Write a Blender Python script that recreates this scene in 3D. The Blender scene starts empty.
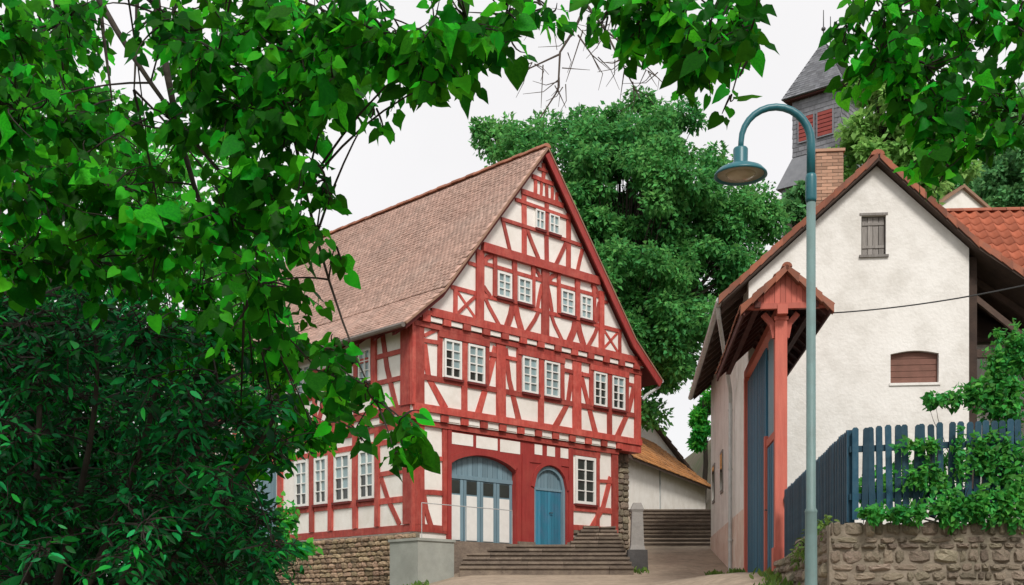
import bpy, math, random
import numpy as np
from mathutils import Vector, Matrix
R = math.radians
rnd = random.Random(7)
nrs = np.random.RandomState(11)
sc = bpy.context.scene
col = sc.collection

# ---------------------------------------------------------------- camera
F, CX, HY, ZC = 1150.0, 512.0, 612.0, 1.6
cam = bpy.data.cameras.new('camera')
cam.sensor_width = 36.0
cam.lens = F / 1024.0 * 36.0
cam.shift_y = (HY - 292.5) / 1024.0
cam.clip_end = 3000.0
camo = bpy.data.objects.new('camera', cam)
camo.location = (0, 0, ZC)
camo.rotation_euler = (R(90), 0, 0)
col.objects.link(camo)
sc.camera = camo

# ---------------------------------------------------------------- sky and sun (overcast day)
SUN_EL, SUN_AZ = R(45), R(168)          # azimuth measured clockwise from +Y: behind the viewer
world = bpy.data.worlds.new('World')
sc.world = world
world.use_nodes = True
wn, wl = world.node_tree.nodes, world.node_tree.links
wn.clear()
wo = wn.new('ShaderNodeOutputWorld')
bg = wn.new('ShaderNodeBackground')
bg.inputs['Strength'].default_value = 0.1
sky = wn.new('ShaderNodeTexSky')
sky.sky_type = 'NISHITA'
sky.sun_disc = False
sky.sun_elevation = SUN_EL
sky.sun_rotation = SUN_AZ
mixs = wn.new('ShaderNodeMix')
mixs.data_type = 'RGBA'
mixs.inputs[0].default_value = 0.93      # a closed, even cloud cover over the clear sky
cn = wn.new('ShaderNodeTexNoise')         # faint tones of the cloud cover, the same all round
cn.inputs['Scale'].default_value = 2.2
cn.inputs['Detail'].default_value = 5
wtc = wn.new('ShaderNodeTexCoord')
wl.new(wtc.outputs['Generated'], cn.inputs['Vector'])
cr = wn.new('ShaderNodeMapRange')
cr.inputs[1].default_value, cr.inputs[2].default_value = .3, .7
cr.inputs[3].default_value, cr.inputs[4].default_value = .92, 1.04
wl.new(cn.outputs['Fac'], cr.inputs[0])
cm = wn.new('ShaderNodeVectorMath')
cm.operation = 'SCALE'
cm.inputs[0].default_value = (6.75, 6.62, 6.6)
wl.new(cr.outputs[0], cm.inputs['Scale'])
wl.new(cm.outputs['Vector'], mixs.inputs[7])
wl.new(sky.outputs['Color'], mixs.inputs[6])
wl.new(mixs.outputs[2], bg.inputs['Color'])
wl.new(bg.outputs['Background'], wo.inputs['Surface'])
sun = bpy.data.lights.new('sun', 'SUN')
sun.energy = 2.0
sun.angle = R(14)
sun.color = (1.0, 0.965, 0.91)
suno = bpy.data.objects.new('sun', sun)
sd = Vector((math.sin(SUN_AZ) * math.cos(SUN_EL), math.cos(SUN_AZ) * math.cos(SUN_EL), math.sin(SUN_EL)))
suno.rotation_euler = sd.to_track_quat('Z', 'Y').to_euler()
suno.location = (0, -10, 30)
col.objects.link(suno)
sc.render.engine = 'CYCLES'
sc.view_settings.view_transform = 'Standard'
sc.view_settings.look = 'None'
sc.view_settings.exposure = 0.57
sc.view_settings.gamma = 1.0
sc.view_settings.use_curve_mapping = False

# ---------------------------------------------------------------- materials
def _n(nt, t, **k):
    n = nt.nodes.new(t)
    for a, b in k.items():
        setattr(n, a, b)
    return n

MATS = {}
def mat(name, c1, c2=None, rough=0.8, scale=4.0, bump=0.0, bscale=None, island=0.0, objrand=0.0, stretch=None,
        stain=None, stain_scale=0.8, stain_amt=0.5, metal=0.0, trans=0.0, spec=0.3, detail=6.0, hue=0.0, skew=False):
    m = bpy.data.materials.new(name)
    m.use_nodes = True
    nt = m.node_tree
    b = nt.nodes['Principled BSDF']
    L = nt.links.new
    b.inputs['Roughness'].default_value = rough
    b.inputs['Metallic'].default_value = metal
    b.inputs['Specular IOR Level'].default_value = spec
    tc = _n(nt, 'ShaderNodeTexCoord')
    src = tc.outputs['Object']
    if stretch:
        mp = _n(nt, 'ShaderNodeMapping')
        mp.inputs['Scale'].default_value = stretch
        L(src, mp.inputs['Vector'])
        src = mp.outputs['Vector']
    nz = _n(nt, 'ShaderNodeTexNoise')
    nz.inputs['Scale'].default_value = scale
    nz.inputs['Detail'].default_value = detail
    nz.inputs['Roughness'].default_value = 0.62
    L(src, nz.inputs['Vector'])
    ramp = _n(nt, 'ShaderNodeMapRange')
    ramp.inputs[1].default_value = 0.3
    ramp.inputs[2].default_value = 0.7
    L(nz.outputs['Fac'], ramp.inputs[0])
    mx = _n(nt, 'ShaderNodeMix', data_type='RGBA')
    mx.inputs[6].default_value = (*c1, 1)
    mx.inputs[7].default_value = (*(c2 or c1), 1)
    L(ramp.outputs[0], mx.inputs[0])
    out = mx.outputs[2]
    if stain:
        n2 = _n(nt, 'ShaderNodeTexNoise')
        n2.inputs['Scale'].default_value = stain_scale
        n2.inputs['Detail'].default_value = 8
        n2.inputs['Roughness'].default_value = 0.7
        L(tc.outputs['Object'], n2.inputs['Vector'])
        r2 = _n(nt, 'ShaderNodeMapRange')
        r2.inputs[1].default_value = 0.45
        r2.inputs[2].default_value = 0.74
        r2.inputs[4].default_value = stain_amt
        L(n2.outputs['Fac'], r2.inputs[0])
        m2 = _n(nt, 'ShaderNodeMix', data_type='RGBA')
        m2.inputs[7].default_value = (*stain, 1)
        L(out, m2.inputs[6])
        L(r2.outputs[0], m2.inputs[0])
        out = m2.outputs[2]
    if island or objrand or hue:
        if island:
            g = _n(nt, 'ShaderNodeNewGeometry')
            rv = g.outputs['Random Per Island']
            amt = island
        else:
            g = _n(nt, 'ShaderNodeObjectInfo')
            rv = g.outputs['Random']
            amt = objrand
        mr = _n(nt, 'ShaderNodeMapRange')
        mr.inputs[3].default_value = 1 - amt
        mr.inputs[4].default_value = 1 + amt
        L(rv, mr.inputs[0])
        hs = _n(nt, 'ShaderNodeHueSaturation')
        if skew:                          # many dark leaves, few bright: shade and backlit glimpses put into the colour
            pw_ = _n(nt, 'ShaderNodeMath', operation='POWER')
            pw_.inputs[1].default_value = 2.6
            L(rv, pw_.inputs[0])
            L(pw_.outputs[0], mr.inputs[0])
            mr.inputs[3].default_value = .34
            mr.inputs[4].default_value = 2.3
        L(mr.outputs[0], hs.inputs['Value'])
        if hue:
            wnz = _n(nt, 'ShaderNodeTexWhiteNoise', noise_dimensions='1D')
            L(rv, wnz.inputs['W'])
            mh = _n(nt, 'ShaderNodeMapRange')
            mh.inputs[3].default_value = 0.5 - hue
            mh.inputs[4].default_value = 0.5 + hue
            L(wnz.outputs['Value'], mh.inputs[0])
            L(mh.outputs[0], hs.inputs['Hue'])
        L(out, hs.inputs['Color'])
        out = hs.outputs['Color']
    L(out, b.inputs['Base Color'])
    if bump:
        nb = _n(nt, 'ShaderNodeTexNoise')
        nb.inputs['Scale'].default_value = bscale or scale * 4
        nb.inputs['Detail'].default_value = 5
        L(src, nb.inputs['Vector'])
        bp = _n(nt, 'ShaderNodeBump')
        bp.inputs['Strength'].default_value = bump
        bp.inputs['Distance'].default_value = 0.02
        L(nb.outputs['Fac'], bp.inputs['Height'])
        L(bp.outputs['Normal'], b.inputs['Normal'])
    if trans:
        tr = _n(nt, 'ShaderNodeBsdfTranslucent')
        hs2 = _n(nt, 'ShaderNodeHueSaturation')
        hs2.inputs['Hue'].default_value = 0.486
        hs2.inputs['Value'].default_value = 1.5
        L(out, hs2.inputs['Color'])
        L(hs2.outputs['Color'], tr.inputs['Color'])
        ms = _n(nt, 'ShaderNodeMixShader')
        ms.inputs[0].default_value = trans
        L(b.outputs[0], ms.inputs[1])
        L(tr.outputs[0], ms.inputs[2])
        L(ms.outputs[0], nt.nodes['Material Output'].inputs['Surface'])
    MATS[name] = m
    return m

mat('plaster', (.84, .805, .755), (.75, .71, .65), .9, 2.2, .3, 24, stain=(.58, .52, .44), stain_scale=1.7, stain_amt=.5)
mat('plaster_house', (.79, .765, .725), (.71, .68, .635), .92, .9, .5, 14, stain=(.48, .45, .40), stain_scale=1.1, stain_amt=.7)
mat('plaster_pink', (.62, .42, .33), (.74, .64, .56), .92, 2.5, .5, 14, stain=(.42, .25, .18), stain_amt=.5)
mat('red_timber', (.46, .074, .054), (.28, .038, .030), .62, 4, .5, 22, objrand=.28, stretch=(3, 3, .6), stain=(.55, .16, .12), stain_scale=3.2, stain_amt=.6)
mat('red_board', (.35, .044, .038), (.25, .031, .028), .62, 3, .35, 22, stretch=(4, 4, .5), stain=(.38, .09, .06), stain_scale=1.6, stain_amt=.4)
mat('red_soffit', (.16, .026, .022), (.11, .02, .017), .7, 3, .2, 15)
mat('canopy_red', (.52, .135, .095), (.42, .10, .072), .65, 3, .3, 20, objrand=.18, stretch=(4, 4, .5), stain=(.42, .14, .10), stain_scale=2.0, stain_amt=.5)
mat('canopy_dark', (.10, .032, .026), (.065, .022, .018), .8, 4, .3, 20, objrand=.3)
mat('roof_tile', (.57, .375, .305), (.50, .32, .26), .88, .8, .2, 40, island=.17, stain=(.40, .325, .28), stain_scale=.9, stain_amt=.4)
mat('ridge_tile', (.36, .15, .09), (.28, .12, .08), .85, 3, .2, 30, objrand=.25)
mat('verge_tile', (.30, .105, .06), (.22, .08, .05), .85, 3, .3, 30, objrand=.28, stain=(.16, .11, .09), stain_scale=3, stain_amt=.6)
mat('pan_tile', (.40, .115, .06), (.30, .085, .045), .8, 2, .2, 30, objrand=.25, island=0, stain=(.2, .1, .07), stain_scale=1.5, stain_amt=.6)
mat('orange_tile', (.46, .20, .06), (.36, .15, .05), .85, 2, .2, 30, island=.3, stain=(.25, .16, .09), stain_scale=.7, stain_amt=.6)
mat('brown_tile', (.30, .18, .12), (.22, .13, .09), .85, 2, .2, 30, island=.3)
mat('slate', (.21, .215, .23), (.15, .155, .17), .6, 3, .3, 30, island=.28)
mat('slate_wall', (.23, .23, .25), (.165, .165, .18), .65, 2, .3, 30, island=.2)
mat('louver_red', (.33, .07, .055), (.25, .05, .045), .7, 3)
mat('white_paint', (.78, .77, .73), (.70, .69, .65), .5, 5, .1, 40)
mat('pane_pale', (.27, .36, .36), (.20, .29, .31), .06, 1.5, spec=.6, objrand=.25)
mat('pane_dark', (.018, .024, .022), (.035, .045, .04), .05, 1.5, spec=.6)
mat('blue_paint', (.085, .235, .315), (.06, .18, .25), .6, 3, .25, 30, objrand=.2, stretch=(5, 5, .4), stain=(.17, .30, .36), stain_scale=3, stain_amt=.55)
mat('blue_grey', (.19, .28, .325), (.14, .225, .27), .6, 3, .25, 30, objrand=.15, stretch=(5, 5, .4))
mat('door_blue', (.045, .235, .34), (.035, .17, .26), .55, 3, .25, 30, objrand=.2, stretch=(5, 5, .4), stain=(.12, .16, .28), stain_scale=3, stain_amt=.5)
mat('fence_blue', (.008, .054, .09), (.006, .037, .064), .55, 4, .25, 30, objrand=.35, stretch=(5, 5, .5), stain=(.05, .10, .13), stain_scale=5, stain_amt=.6)
mat('gate_blue', (.03, .13, .20), (.02, .09, .15), .55, 4, .25, 30, objrand=.25, stretch=(5, 5, .5))
mat('stone', (.34, .275, .205), (.20, .16, .12), .92, 9, 1.0, 26, objrand=.38, hue=.02, stain=(.11, .105, .065), stain_scale=5, stain_amt=.8)
mat('stone_sand', (.40, .29, .19), (.27, .19, .12), .92, 6, .8, 22, objrand=.38, hue=.018, stain=(.17, .13, .09), stain_scale=4, stain_amt=.6)
mat('mortar', (.30, .25, .195), (.17, .14, .105), .95, 6, 1.0, 18, stain=(.10, .095, .06), stain_scale=2.5, stain_amt=.8)
mat('step_stone', (.20, .155, .12), (.13, .10, .08), .9, 6, .8, 24, objrand=.32, stain=(.30, .24, .18), stain_scale=2.5, stain_amt=.7)
mat('concrete', (.36, .37, .33), (.28, .29, .26), .9, 2, .3, 30, stain=(.20, .20, .17), stain_scale=1.5, stain_amt=.5)
mat('dark_stone', (.085, .08, .078), (.055, .052, .05), .85, 6, .4, 30)
mat('pillar_grey', (.30, .28, .26), (.22, .205, .19), .85, 5, .4, 30)
mat('iron', (.10, .105, .105), (.07, .072, .072), .5, 6, metal=.4)
mat('zinc', (.55, .56, .55), (.42, .43, .42), .5, 6, metal=.3)
mat('copper_brown', (.22, .19, .17), (.16, .14, .12), .5, 6, metal=.4)
mat('lamp_teal', (.012, .125, .15), (.01, .10, .125), .4, 4, .05, 40, spec=.5)
mat('lamp_grey', (.15, .235, .225), (.115, .19, .185), .5, 5, .15, 30, spec=.4, stretch=(3, 3, .4), stain=(.10, .13, .12), stain_scale=2.5, stain_amt=.7)
mat('lamp_lens', (.40, .33, .22), (.30, .24, .16), .25, 8, spec=.6)
mat('lamp_inner', (.46, .40, .31), (.38, .32, .24), .4, 8)
mat('old_wood', (.34, .315, .29), (.20, .18, .165), .85, 4, .4, 20, objrand=.3, stretch=(6, 6, .5))
mat('shed_wood', (.085, .055, .042), (.05, .034, .027), .85, 4, .4, 20, objrand=.3)
mat('infill_brown', (.21, .10, .075), (.15, .075, .055), .8, 5, .3, 20)
mat('brick', (.42, .25, .17), (.33, .18, .12), .88, 6, .3, 30, island=.3, stain=(.5, .36, .26), stain_scale=6, stain_amt=.5)
mat('bark', (.055, .045, .034), (.03, .025, .02), .9, 8, .8, 20)
mat('twig', (.035, .028, .022), (.022, .018, .015), .9, 8)
mat('dead_twig', (.11, .085, .07), (.07, .055, .05), .9, 8)
mat('soil', (.13, .10, .07), (.07, .06, .035), .95, 1.2, .6, 10, stain=(.06, .10, .025), stain_scale=.3, stain_amt=.9)
mat('street', (.42, .33, .245), (.26, .20, .15), .93, 7, 1.0, 30, stain=(.17, .14, .10), stain_scale=1.3, stain_amt=.75)
mat('cable', (.06, .06, .06), (.05, .05, .05), .6, 4)
mat('leaf_linden', (.008, .17, .006), (.030, .31, .010), .5, 9, island=.7, trans=.55, spec=.1, hue=.014, skew=True)
mat('leaf_linden_single', (.008, .17, .006), (.030, .31, .010), .5, 9, objrand=.7, trans=.55, spec=.1, hue=.014, skew=True)
mat('leaf_bush', (.004, .12, .026), (.011, .20, .04), .45, 3, island=.7, trans=.3, spec=.15, hue=.018, skew=True)
mat('leaf_bush_single', (.004, .12, .026), (.011, .20, .04), .45, 3, objrand=.7, trans=.3, spec=.15, hue=.018, skew=True)
mat('leaf_backing', (.004, .045, .014), (.008, .07, .02), .6, 3, island=.5, trans=.15, spec=.1, hue=.015)  # very dark colour for the foliage added behind the shrub
mat('leaf_chestnut', (.035, .21, .05), (.12, .35, .09), .6, .5, island=.5, trans=.4, spec=.1, hue=.02)
mat('leaf_pale', (.16, .37, .09), (.27, .47, .13), .55, .3, island=.3, trans=.4, spec=.1, hue=.012)
mat('leaf_back', (.025, .30, .035), (.09, .42, .05), .5, .35, island=.5, trans=.5, spec=.1, hue=.02)
mat('leaf_hill', (.075, .25, .09), (.13, .33, .11), .55, .3, island=.4, trans=.35, spec=.15, hue=.02)
mat('leaf_ivy', (.025, .21, .035), (.075, .33, .05), .5, 3, island=.5, trans=.4, spec=.15, hue=.025)
mat('grass', (.07, .16, .025), (.13, .21, .04), .6, 3, island=.4, trans=.35, hue=.02)
mat('flower', (.45, .22, .16), (.55, .36, .28), .6, 3)

# ---------------------------------------------------------------- builders
ZB = {}
class MB:
    def __init__(s):
        s.v, s.f = [], []
    def add(s, vs, fs):
        o = len(s.v)
        s.v += [tuple(p) for p in vs]
        s.f += [tuple(i + o for i in f) for f in fs]
        return s
    def box(s, x0, x1, y0, y1, z0, z1):
        return s.add([(x0, y0, z0), (x1, y0, z0), (x1, y1, z0), (x0, y1, z0), (x0, y0, z1), (x1, y0, z1), (x1, y1, z1), (x0, y1, z1)],
                     [(0, 3, 2, 1), (4, 5, 6, 7), (0, 1, 5, 4), (1, 2, 6, 5), (2, 3, 7, 6), (3, 0, 4, 7)])
    def prism(s, poly, y0, y1, axis='y'):
        """polygon of (a, z) extruded along local y ('y') or local x ('x')"""
        n = len(poly)
        if axis == 'y':
            vs = [(a, y0, z) for a, z in poly] + [(a, y1, z) for a, z in poly]
        else:
            vs = [(y0, a, z) for a, z in poly] + [(y1, a, z) for a, z in poly]
        fs = [tuple(range(n)), tuple(range(2 * n - 1, n - 1, -1))]
        fs += [(i + n, (i + 1) % n + n, (i + 1) % n, i) for i in range(n)]
        return s.add(vs, fs)
    def tube(s, pts, radii, sides=8, cap=True):
        pts = [Vector(p) for p in pts]
        if not hasattr(radii, '__len__'):
            radii = [radii] * len(pts)
        o = len(s.v)
        prev = None
        for i, p in enumerate(pts):
            d = (pts[min(i + 1, len(pts) - 1)] - pts[max(i - 1, 0)])
            d.normalize()
            if prev is None:
                a = d.orthogonal().normalized()
            else:
                a = (prev - d * prev.dot(d))
                a = a.normalized() if a.length > 1e-6 else d.orthogonal().normalized()
            prev = a
            b = d.cross(a)
            for k in range(sides):
                t = 2 * math.pi * k / sides
                q = p + (a * math.cos(t) + b * math.sin(t)) * radii[i]
                s.v.append(tuple(q))
        for i in range(len(pts) - 1):
            for k in range(sides):
                k2 = (k + 1) % sides
                s.f.append((o + i * sides + k, o + i * sides + k2, o + (i + 1) * sides + k2, o + (i + 1) * sides + k))
        if cap:
            s.f.append(tuple(o + k for k in reversed(range(sides))))
            e = o + (len(pts) - 1) * sides
            s.f.append(tuple(e + k for k in range(sides)))
        return s
    def lathe(s, prof, c, sides=20):
        o = len(s.v)
        for r, z in prof:
            for k in range(sides):
                t = 2 * math.pi * k / sides
                s.v.append((c[0] + r * math.cos(t), c[1] + r * math.sin(t), c[2] + z))
        for i in range(len(prof) - 1):
            for k in range(sides):
                k2 = (k + 1) % sides
                s.f.append((o + i * sides + k, o + i * sides + k2, o + (i + 1) * sides + k2, o + (i + 1) * sides + k))
        s.f.append(tuple(o + k for k in reversed(range(sides))))
        e = o + (len(prof) - 1) * sides
        s.f.append(tuple(e + k for k in range(sides)))
        return s
    def strip(s, pts, w, y0, y1, axis='y', taper=None):
        """a plank following a polyline (a, z) in the wall plane"""
        n = len(pts)
        L, Rr = [], []
        for i in range(n):
            a = Vector(pts[max(i - 1, 0)]); b = Vector(pts[min(i + 1, n - 1)])
            d = (b - a).normalized()
            nn = Vector((-d.y, d.x)) * (w / 2 * (taper[i] if taper else 1))
            p = Vector(pts[i])
            L.append(tuple(p + nn)); Rr.append(tuple(p - nn))
        return s.prism(Rr + L[::-1], y0, y1, axis)
    def build(s, name, m, parent=None, smooth=False, kind=None, local=False):
        zb = ZB.get(parent.name, 0.0) if parent and not local else 0.0
        me = bpy.data.meshes.new(name)
        me.from_pydata([(x, y, z - zb) for x, y, z in s.v] if zb else s.v, [], s.f)
        me.materials.append(MATS[m])
        if smooth:
            me.polygons.foreach_set('use_smooth', [True] * len(me.polygons))
        ob = bpy.data.objects.new(name, me)
        col.objects.link(ob)
        if parent:
            ob.parent = parent
            ZB[ob.name] = zb
        if kind:
            ob['kind'] = kind
        return ob

def fixn(ob):
    import bmesh
    bm = bmesh.new(); bm.from_mesh(ob.data)
    bmesh.ops.recalc_face_normals(bm, faces=bm.faces)
    bm.to_mesh(ob.data); bm.free()
    return ob

def tag(o, label=None, cat=None, group=None, kind=None):
    if label: o['label'] = label
    if cat: o['category'] = cat
    if group: o['group'] = group
    if kind: o['kind'] = kind
    return o

def thing(name, label, cat, loc=(0, 0, 0), rz=0.0, group=None):
    o = bpy.data.objects.new(name, None)
    o.empty_display_size = .3
    o.location = loc
    o.rotation_euler = (0, 0, rz)
    col.objects.link(o)
    ZB[o.name] = loc[2]
    return tag(o, label, cat, group)

def inst(src, parent, loc, rot=(0, 0, 0), scale=(1, 1, 1), name=None):
    """a further object that shares src's mesh"""
    o = bpy.data.objects.new(name or src.name.split('.')[0], src if isinstance(src, bpy.types.Mesh) else src.data)
    col.objects.link(o)
    o.parent = parent
    o.location = (loc[0], loc[1], loc[2] - (ZB.get(parent.name, 0) if parent else 0))
    o.rotation_euler = rot
    o.scale = scale
    if parent: ZB[o.name] = 0
    return o

def mesh_np(name, V, FC, m, parent=None, smooth=True, kind=None):
    """V (n,3), FC (k,4) quads"""
    me = bpy.data.meshes.new(name)
    me.vertices.add(len(V)); me.vertices.foreach_set('co', V.astype(np.float32).ravel())
    me.loops.add(FC.size); me.loops.foreach_set('vertex_index', FC.astype(np.int32).ravel())
    me.polygons.add(len(FC))
    me.polygons.foreach_set('loop_start', np.arange(0, FC.size, FC.shape[1], dtype=np.int32))
    me.update(calc_edges=True)
    me.validate()
    if smooth:
        me.polygons.foreach_set('use_smooth', np.ones(len(FC), dtype=bool))
    me.materials.append(MATS[m])
    ob = bpy.data.objects.new(name, me)
    col.objects.link(ob)
    if parent:
        ob.parent = parent
    if kind: ob['kind'] = kind
    return ob

def P(px, py, Y):
    return Vector(((px - CX) * Y / F, Y, ZC + (HY - py) * Y / F))

def sm(a, b, t):
    t = max(0.0, min(1.0, (t - a) / (b - a)))
    return t * t * (3 - 2 * t)

# ---------------------------------------------------------------- terrain
def zg(x, y):
    if y < 29:
        zr = .087 * y
    elif y < 38:
        zr = 2.523 + (y - 29) * .135
    elif y < 42.3:
        zr = 3.738 + (y - 38) * .36
    else:
        zr = 5.286 + min(y - 42.3, 60) * .01
    zl = .071 * min(y, 36) + .01 * max(0, min(y - 36, 60))
    z = zl + (zr - zl) * sm(-3.5, -.8, x)
    z += .42 * sm(2.6, 4.4, x) * sm(9, 18, y) * (1 - sm(21.5, 28, y))
    z += 8.5 * sm(36, 58, y) * sm(8.5, 15, x) + 6.0 * sm(60, 120, y) * sm(8.5, 40, x)
    if y < 0: z = .05 * y if y > -60 else -3
    return z

def axis(a, b, dense0, dense1, step, far):
    r = list(np.arange(dense0, dense1 + 1e-6, step))
    lo = [dense0 - d for d in far if dense0 - d > a] + [a]
    hi = [dense1 + d for d in far if dense1 + d < b] + [b]
    return sorted(set(lo)) + r + sorted(set(hi))
far = [2, 4, 7, 11, 17, 25, 40, 70, 120, 200, 350]
gx = axis(-900, 900, -16, 30, 1.0, far); gy = axis(-300, 1500, -4, 66, 1.0, far)
V = [(x, y, zg(x, y)) for y in gy for x in gx]
nx = len(gx)
Fc = [(j * nx + i, j * nx + i + 1, (j + 1) * nx + i + 1, (j + 1) * nx + i) for j in range(len(gy) - 1) for i in range(nx - 1)]
m_ = MB().add(V, Fc).build('ground', 'soil', smooth=True); tag(m_, kind='structure')
# the street and alley: a sheet just above the ground
xs = np.arange(-4, 8.01, .5); ys = np.arange(-6, 43.01, .5)
def in_street(x, y):
    return (x > -2.6 + .0 * y) and x < 5.2 + .1 * max(0, y - 20)
sv, sf, idx = [], [], {}
for y in ys:
    for x in xs:
        idx[(x, y)] = len(sv)
        sv.append((x, y, zg(x, y) + .025))
for a in range(len(ys) - 1):
    for b in range(len(xs) - 1):
        if in_street(xs[b] + .25, ys[a] + .25):
            sf.append((idx[(xs[b], ys[a])], idx[(xs[b + 1], ys[a])], idx[(xs[b + 1], ys[a + 1])], idx[(xs[b], ys[a + 1])]))
st = MB().add(sv, sf).build('street', 'street', smooth=True); tag(st, kind='structure')

# ---------------------------------------------------------------- stones
def stone_mesh(seed):
    r = random.Random(seed)
    n = 9
    back, mid, front = [], [], []
    for k in range(n):
        t = 2 * math.pi * (k + r.uniform(-.3, .3)) / n
        c, si = math.cos(t), math.sin(t)
        e = .62
        X = math.copysign(abs(c) ** e, c) * .5 * r.uniform(.86, 1.06)
        Z = math.copysign(abs(si) ** e, si) * .5 * r.uniform(.86, 1.06)
        back.append((X, .5, Z)); mid.append((X, -.2 + r.uniform(-.1, .1), Z))
        q = r.uniform(.62, .8)
        front.append((X * q, -.46 + r.uniform(-.13, .13), Z * q))
    v = back + mid + front + [(r.uniform(-.1, .1), -.5 + r.uniform(-.1, .06), r.uniform(-.1, .1))]
    f = []
    for k in range(n):
        k2 = (k + 1) % n
        f.append((k, k2, n + k2, n + k)); f.append((n + k, n + k2, 2 * n + k2, 2 * n + k)); f.append((2 * n + k, 2 * n + k2, 3 * n))
    me = bpy.data.meshes.new('stone'); me.from_pydata(v, [], f)
    return me
STONES = {}
def stones(parent, frame, a0, a1, z0, z1, depth, m, rh=(.1, .2), rw=(.16, .42), limit=300, skip=None):
    """coursed rubble; frame(a, z) -> (loc, rot z) of a stone whose face looks along local -y"""
    if m not in STONES:
        STONES[m] = []
        for k in range(14):
            me = stone_mesh(k * 7 + len(STONES)); me.materials.append(MATS[m]); STONES[m].append(me)
    z = z0
    n = 0
    while z < z1 - .04 and n < limit:
        h = rnd.uniform(*rh)
        if z + h > z1 - .06: h = z1 - z
        a = a0 - rnd.uniform(0, .1)
        while a < a1 - .03 and n < limit:
            w = rnd.uniform(*rw)
            if a + w > a1 - .1: w = a1 - a
            aa, ww = max(a, a0), w - max(0, a0 - a)
            if ww > .03 and not (skip and skip(aa + ww / 2, z + h / 2)):
                loc, rz = frame(aa + ww / 2, z + h / 2)
                inst(rnd.choice(STONES[m]), parent, loc, (0, rnd.uniform(-.12, .12), rz),
                     (ww * rnd.uniform(.9, 1.06), depth * rnd.uniform(.75, 1.3), h * rnd.uniform(.85, 1.12)), 'stone')
                n += 1
            a += w
        z += h

# ---------------------------------------------------------------- the half-timbered house
ANG = math.atan2(.6955, .7185)
HB = 3.3
house = thing('half_timbered_house', 'tall red and white half-timbered house with steep tiled gable roof', 'house', (-2.583, 30, HB), ANG)
AP, ZA = 4.6, 14.9                       # ridge line (local x, z)
def zroof(x):
    d = abs(x - AP)
    return ZA - 1.24 * d if d < 3.9 else ZA - 1.24 * 3.9 - .83 * (d - 3.9)
LEN = 12.0
# walls: a core, and thick plaster slabs with the openings left free
m = MB()
m.box(-.0, 8.05, .24, LEN, HB - .9, 6.7)
m.build('core_wall', 'mortar', house)
m = MB().box(-.03, 1.16, 0, .235, 3.55, 6.64)
m.box(6.05, 8.13, 0, .235, 3.55, 6.64)
m.box(-.03, .235, .24, LEN, 3.55, 6.64)
m.build('ground_floor_wall', 'plaster', house)
m = MB().box(-.1, 9.1, -.12, LEN, 6.64, 9.3); m.build('upper_floor_wall', 'plaster', house)
pr = [(-.1, 9.3), (9.3, 9.3)] + [(x, zroof(x) - .30) for x in (9.2, AP + 3.9, AP, AP - 3.9, .0)]
fixn(MB().prism([(0., 9.3), (9.2, 9.3), (9.15, zroof(9.15) - .24), (AP + 3.9, zroof(AP + 3.9) - .26), (AP, ZA - .3), (AP - 3.9, zroof(AP - 3.9) - .26), (.05, zroof(.05) - .24)], -.2, LEN).build('gable_wall', 'plaster', house))

bi = [0]
def beam(pts, w, o, m='red_timber', d=.045, side=False, name='beam', taper=None):
    """a timber on the front (or left side) wall; o = how far the wall plane stands out"""
    bi[0] += 1
    d = d + (bi[0] % 23) * .0011
    ww = w * rnd.uniform(.93, 1.07)
    if len(pts) == 2:
        (a0, b0), (a1, b1) = pts
        j = .012
        pts = [(a0, b0 + rnd.uniform(-j, j)), ((a0 + a1) / 2, (b0 + b1) / 2 + rnd.uniform(-j, j)), (a1, b1 + rnd.uniform(-j, j))]
        if abs(a1 - a0) < .05:
            pts = [(a0 + rnd.uniform(-j, j), b0), ((a0 + a1) / 2 + rnd.uniform(-j, j), (b0 + b1) / 2), (a1 + rnd.uniform(-j, j), b1)]
    mb = MB()
    if side:
        mb.strip(pts, ww, -o - d, -o + .04, 'x', taper)
    else:
        mb.strip(pts, ww, -o - d, -o + .04, 'y', taper)
    return fixn(mb.build(name, m, house))
def half(z): return min((ZA - .34 - z) / 1.24, 4.0)

# first floor, front
O1 = .12
for x, a, b, w in [(.08, 7.0, 9.13, .36), (.8, 7.8, 9.0, .15), (1.665, 7.02, 9.0, .2), (2.5, 7.8, 9.0, .15), (3.03, 7.02, 9.08, .36),
                   (3.73, 7.8, 9.0, .18), (4.61, 7.02, 9.0, .2), (5.5, 7.8, 9.0, .17), (6.13, 7.02, 9.08, .38), (6.77, 7.8, 9.0, .15),
                   (7.6, 7.02, 9.0, .2), (8.42, 7.8, 9.0, .15), (8.94, 7.02, 9.12, .3)]:
    beam([(x, a), (x, b)], w, O1)
beam([(.25, 7.74), (8.8, 7.76)], .14, O1, d=.03)
for a, b in [(.74, 2.56), (3.65, 5.58), (6.7, 8.48)]:
    beam([(a, 8.98), (b, 8.98)], .2, O1, d=.06)
for a, b in [(.24, .74), (2.55, 2.88), (3.2, 3.66), (5.57, 5.96), (6.3, 6.71), (8.48, 8.8)]:
    beam([(a, 8.71), (b, 8.71)], .11, O1, d=.028)
beam([(.27, 8.84), (.75, 9.1)], .1, O1, d=.026)
tp = [1.0, .85, 1.1]
for pts in [[(.26, 8.62), (.42, 7.75), (1.0, 7.0)], [(2.84, 8.95), (2.56, 8.03), (2.17, 7.0)], [(3.2, 8.97), (3.36, 8.1), (3.74, 7.0)],
            [(5.95, 8.75), (5.76, 7.76), (5.22, 7.0)], [(6.3, 8.75), (6.58, 8.0), (6.98, 7.0)], [(8.8, 8.7), (8.52, 7.85), (7.98, 7.0)]]:
    beam(pts, .2, O1, d=.02, taper=tp)
beam([(-.1, 6.93), (9.1, 6.93)], .2, O1, d=.08)
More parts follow.
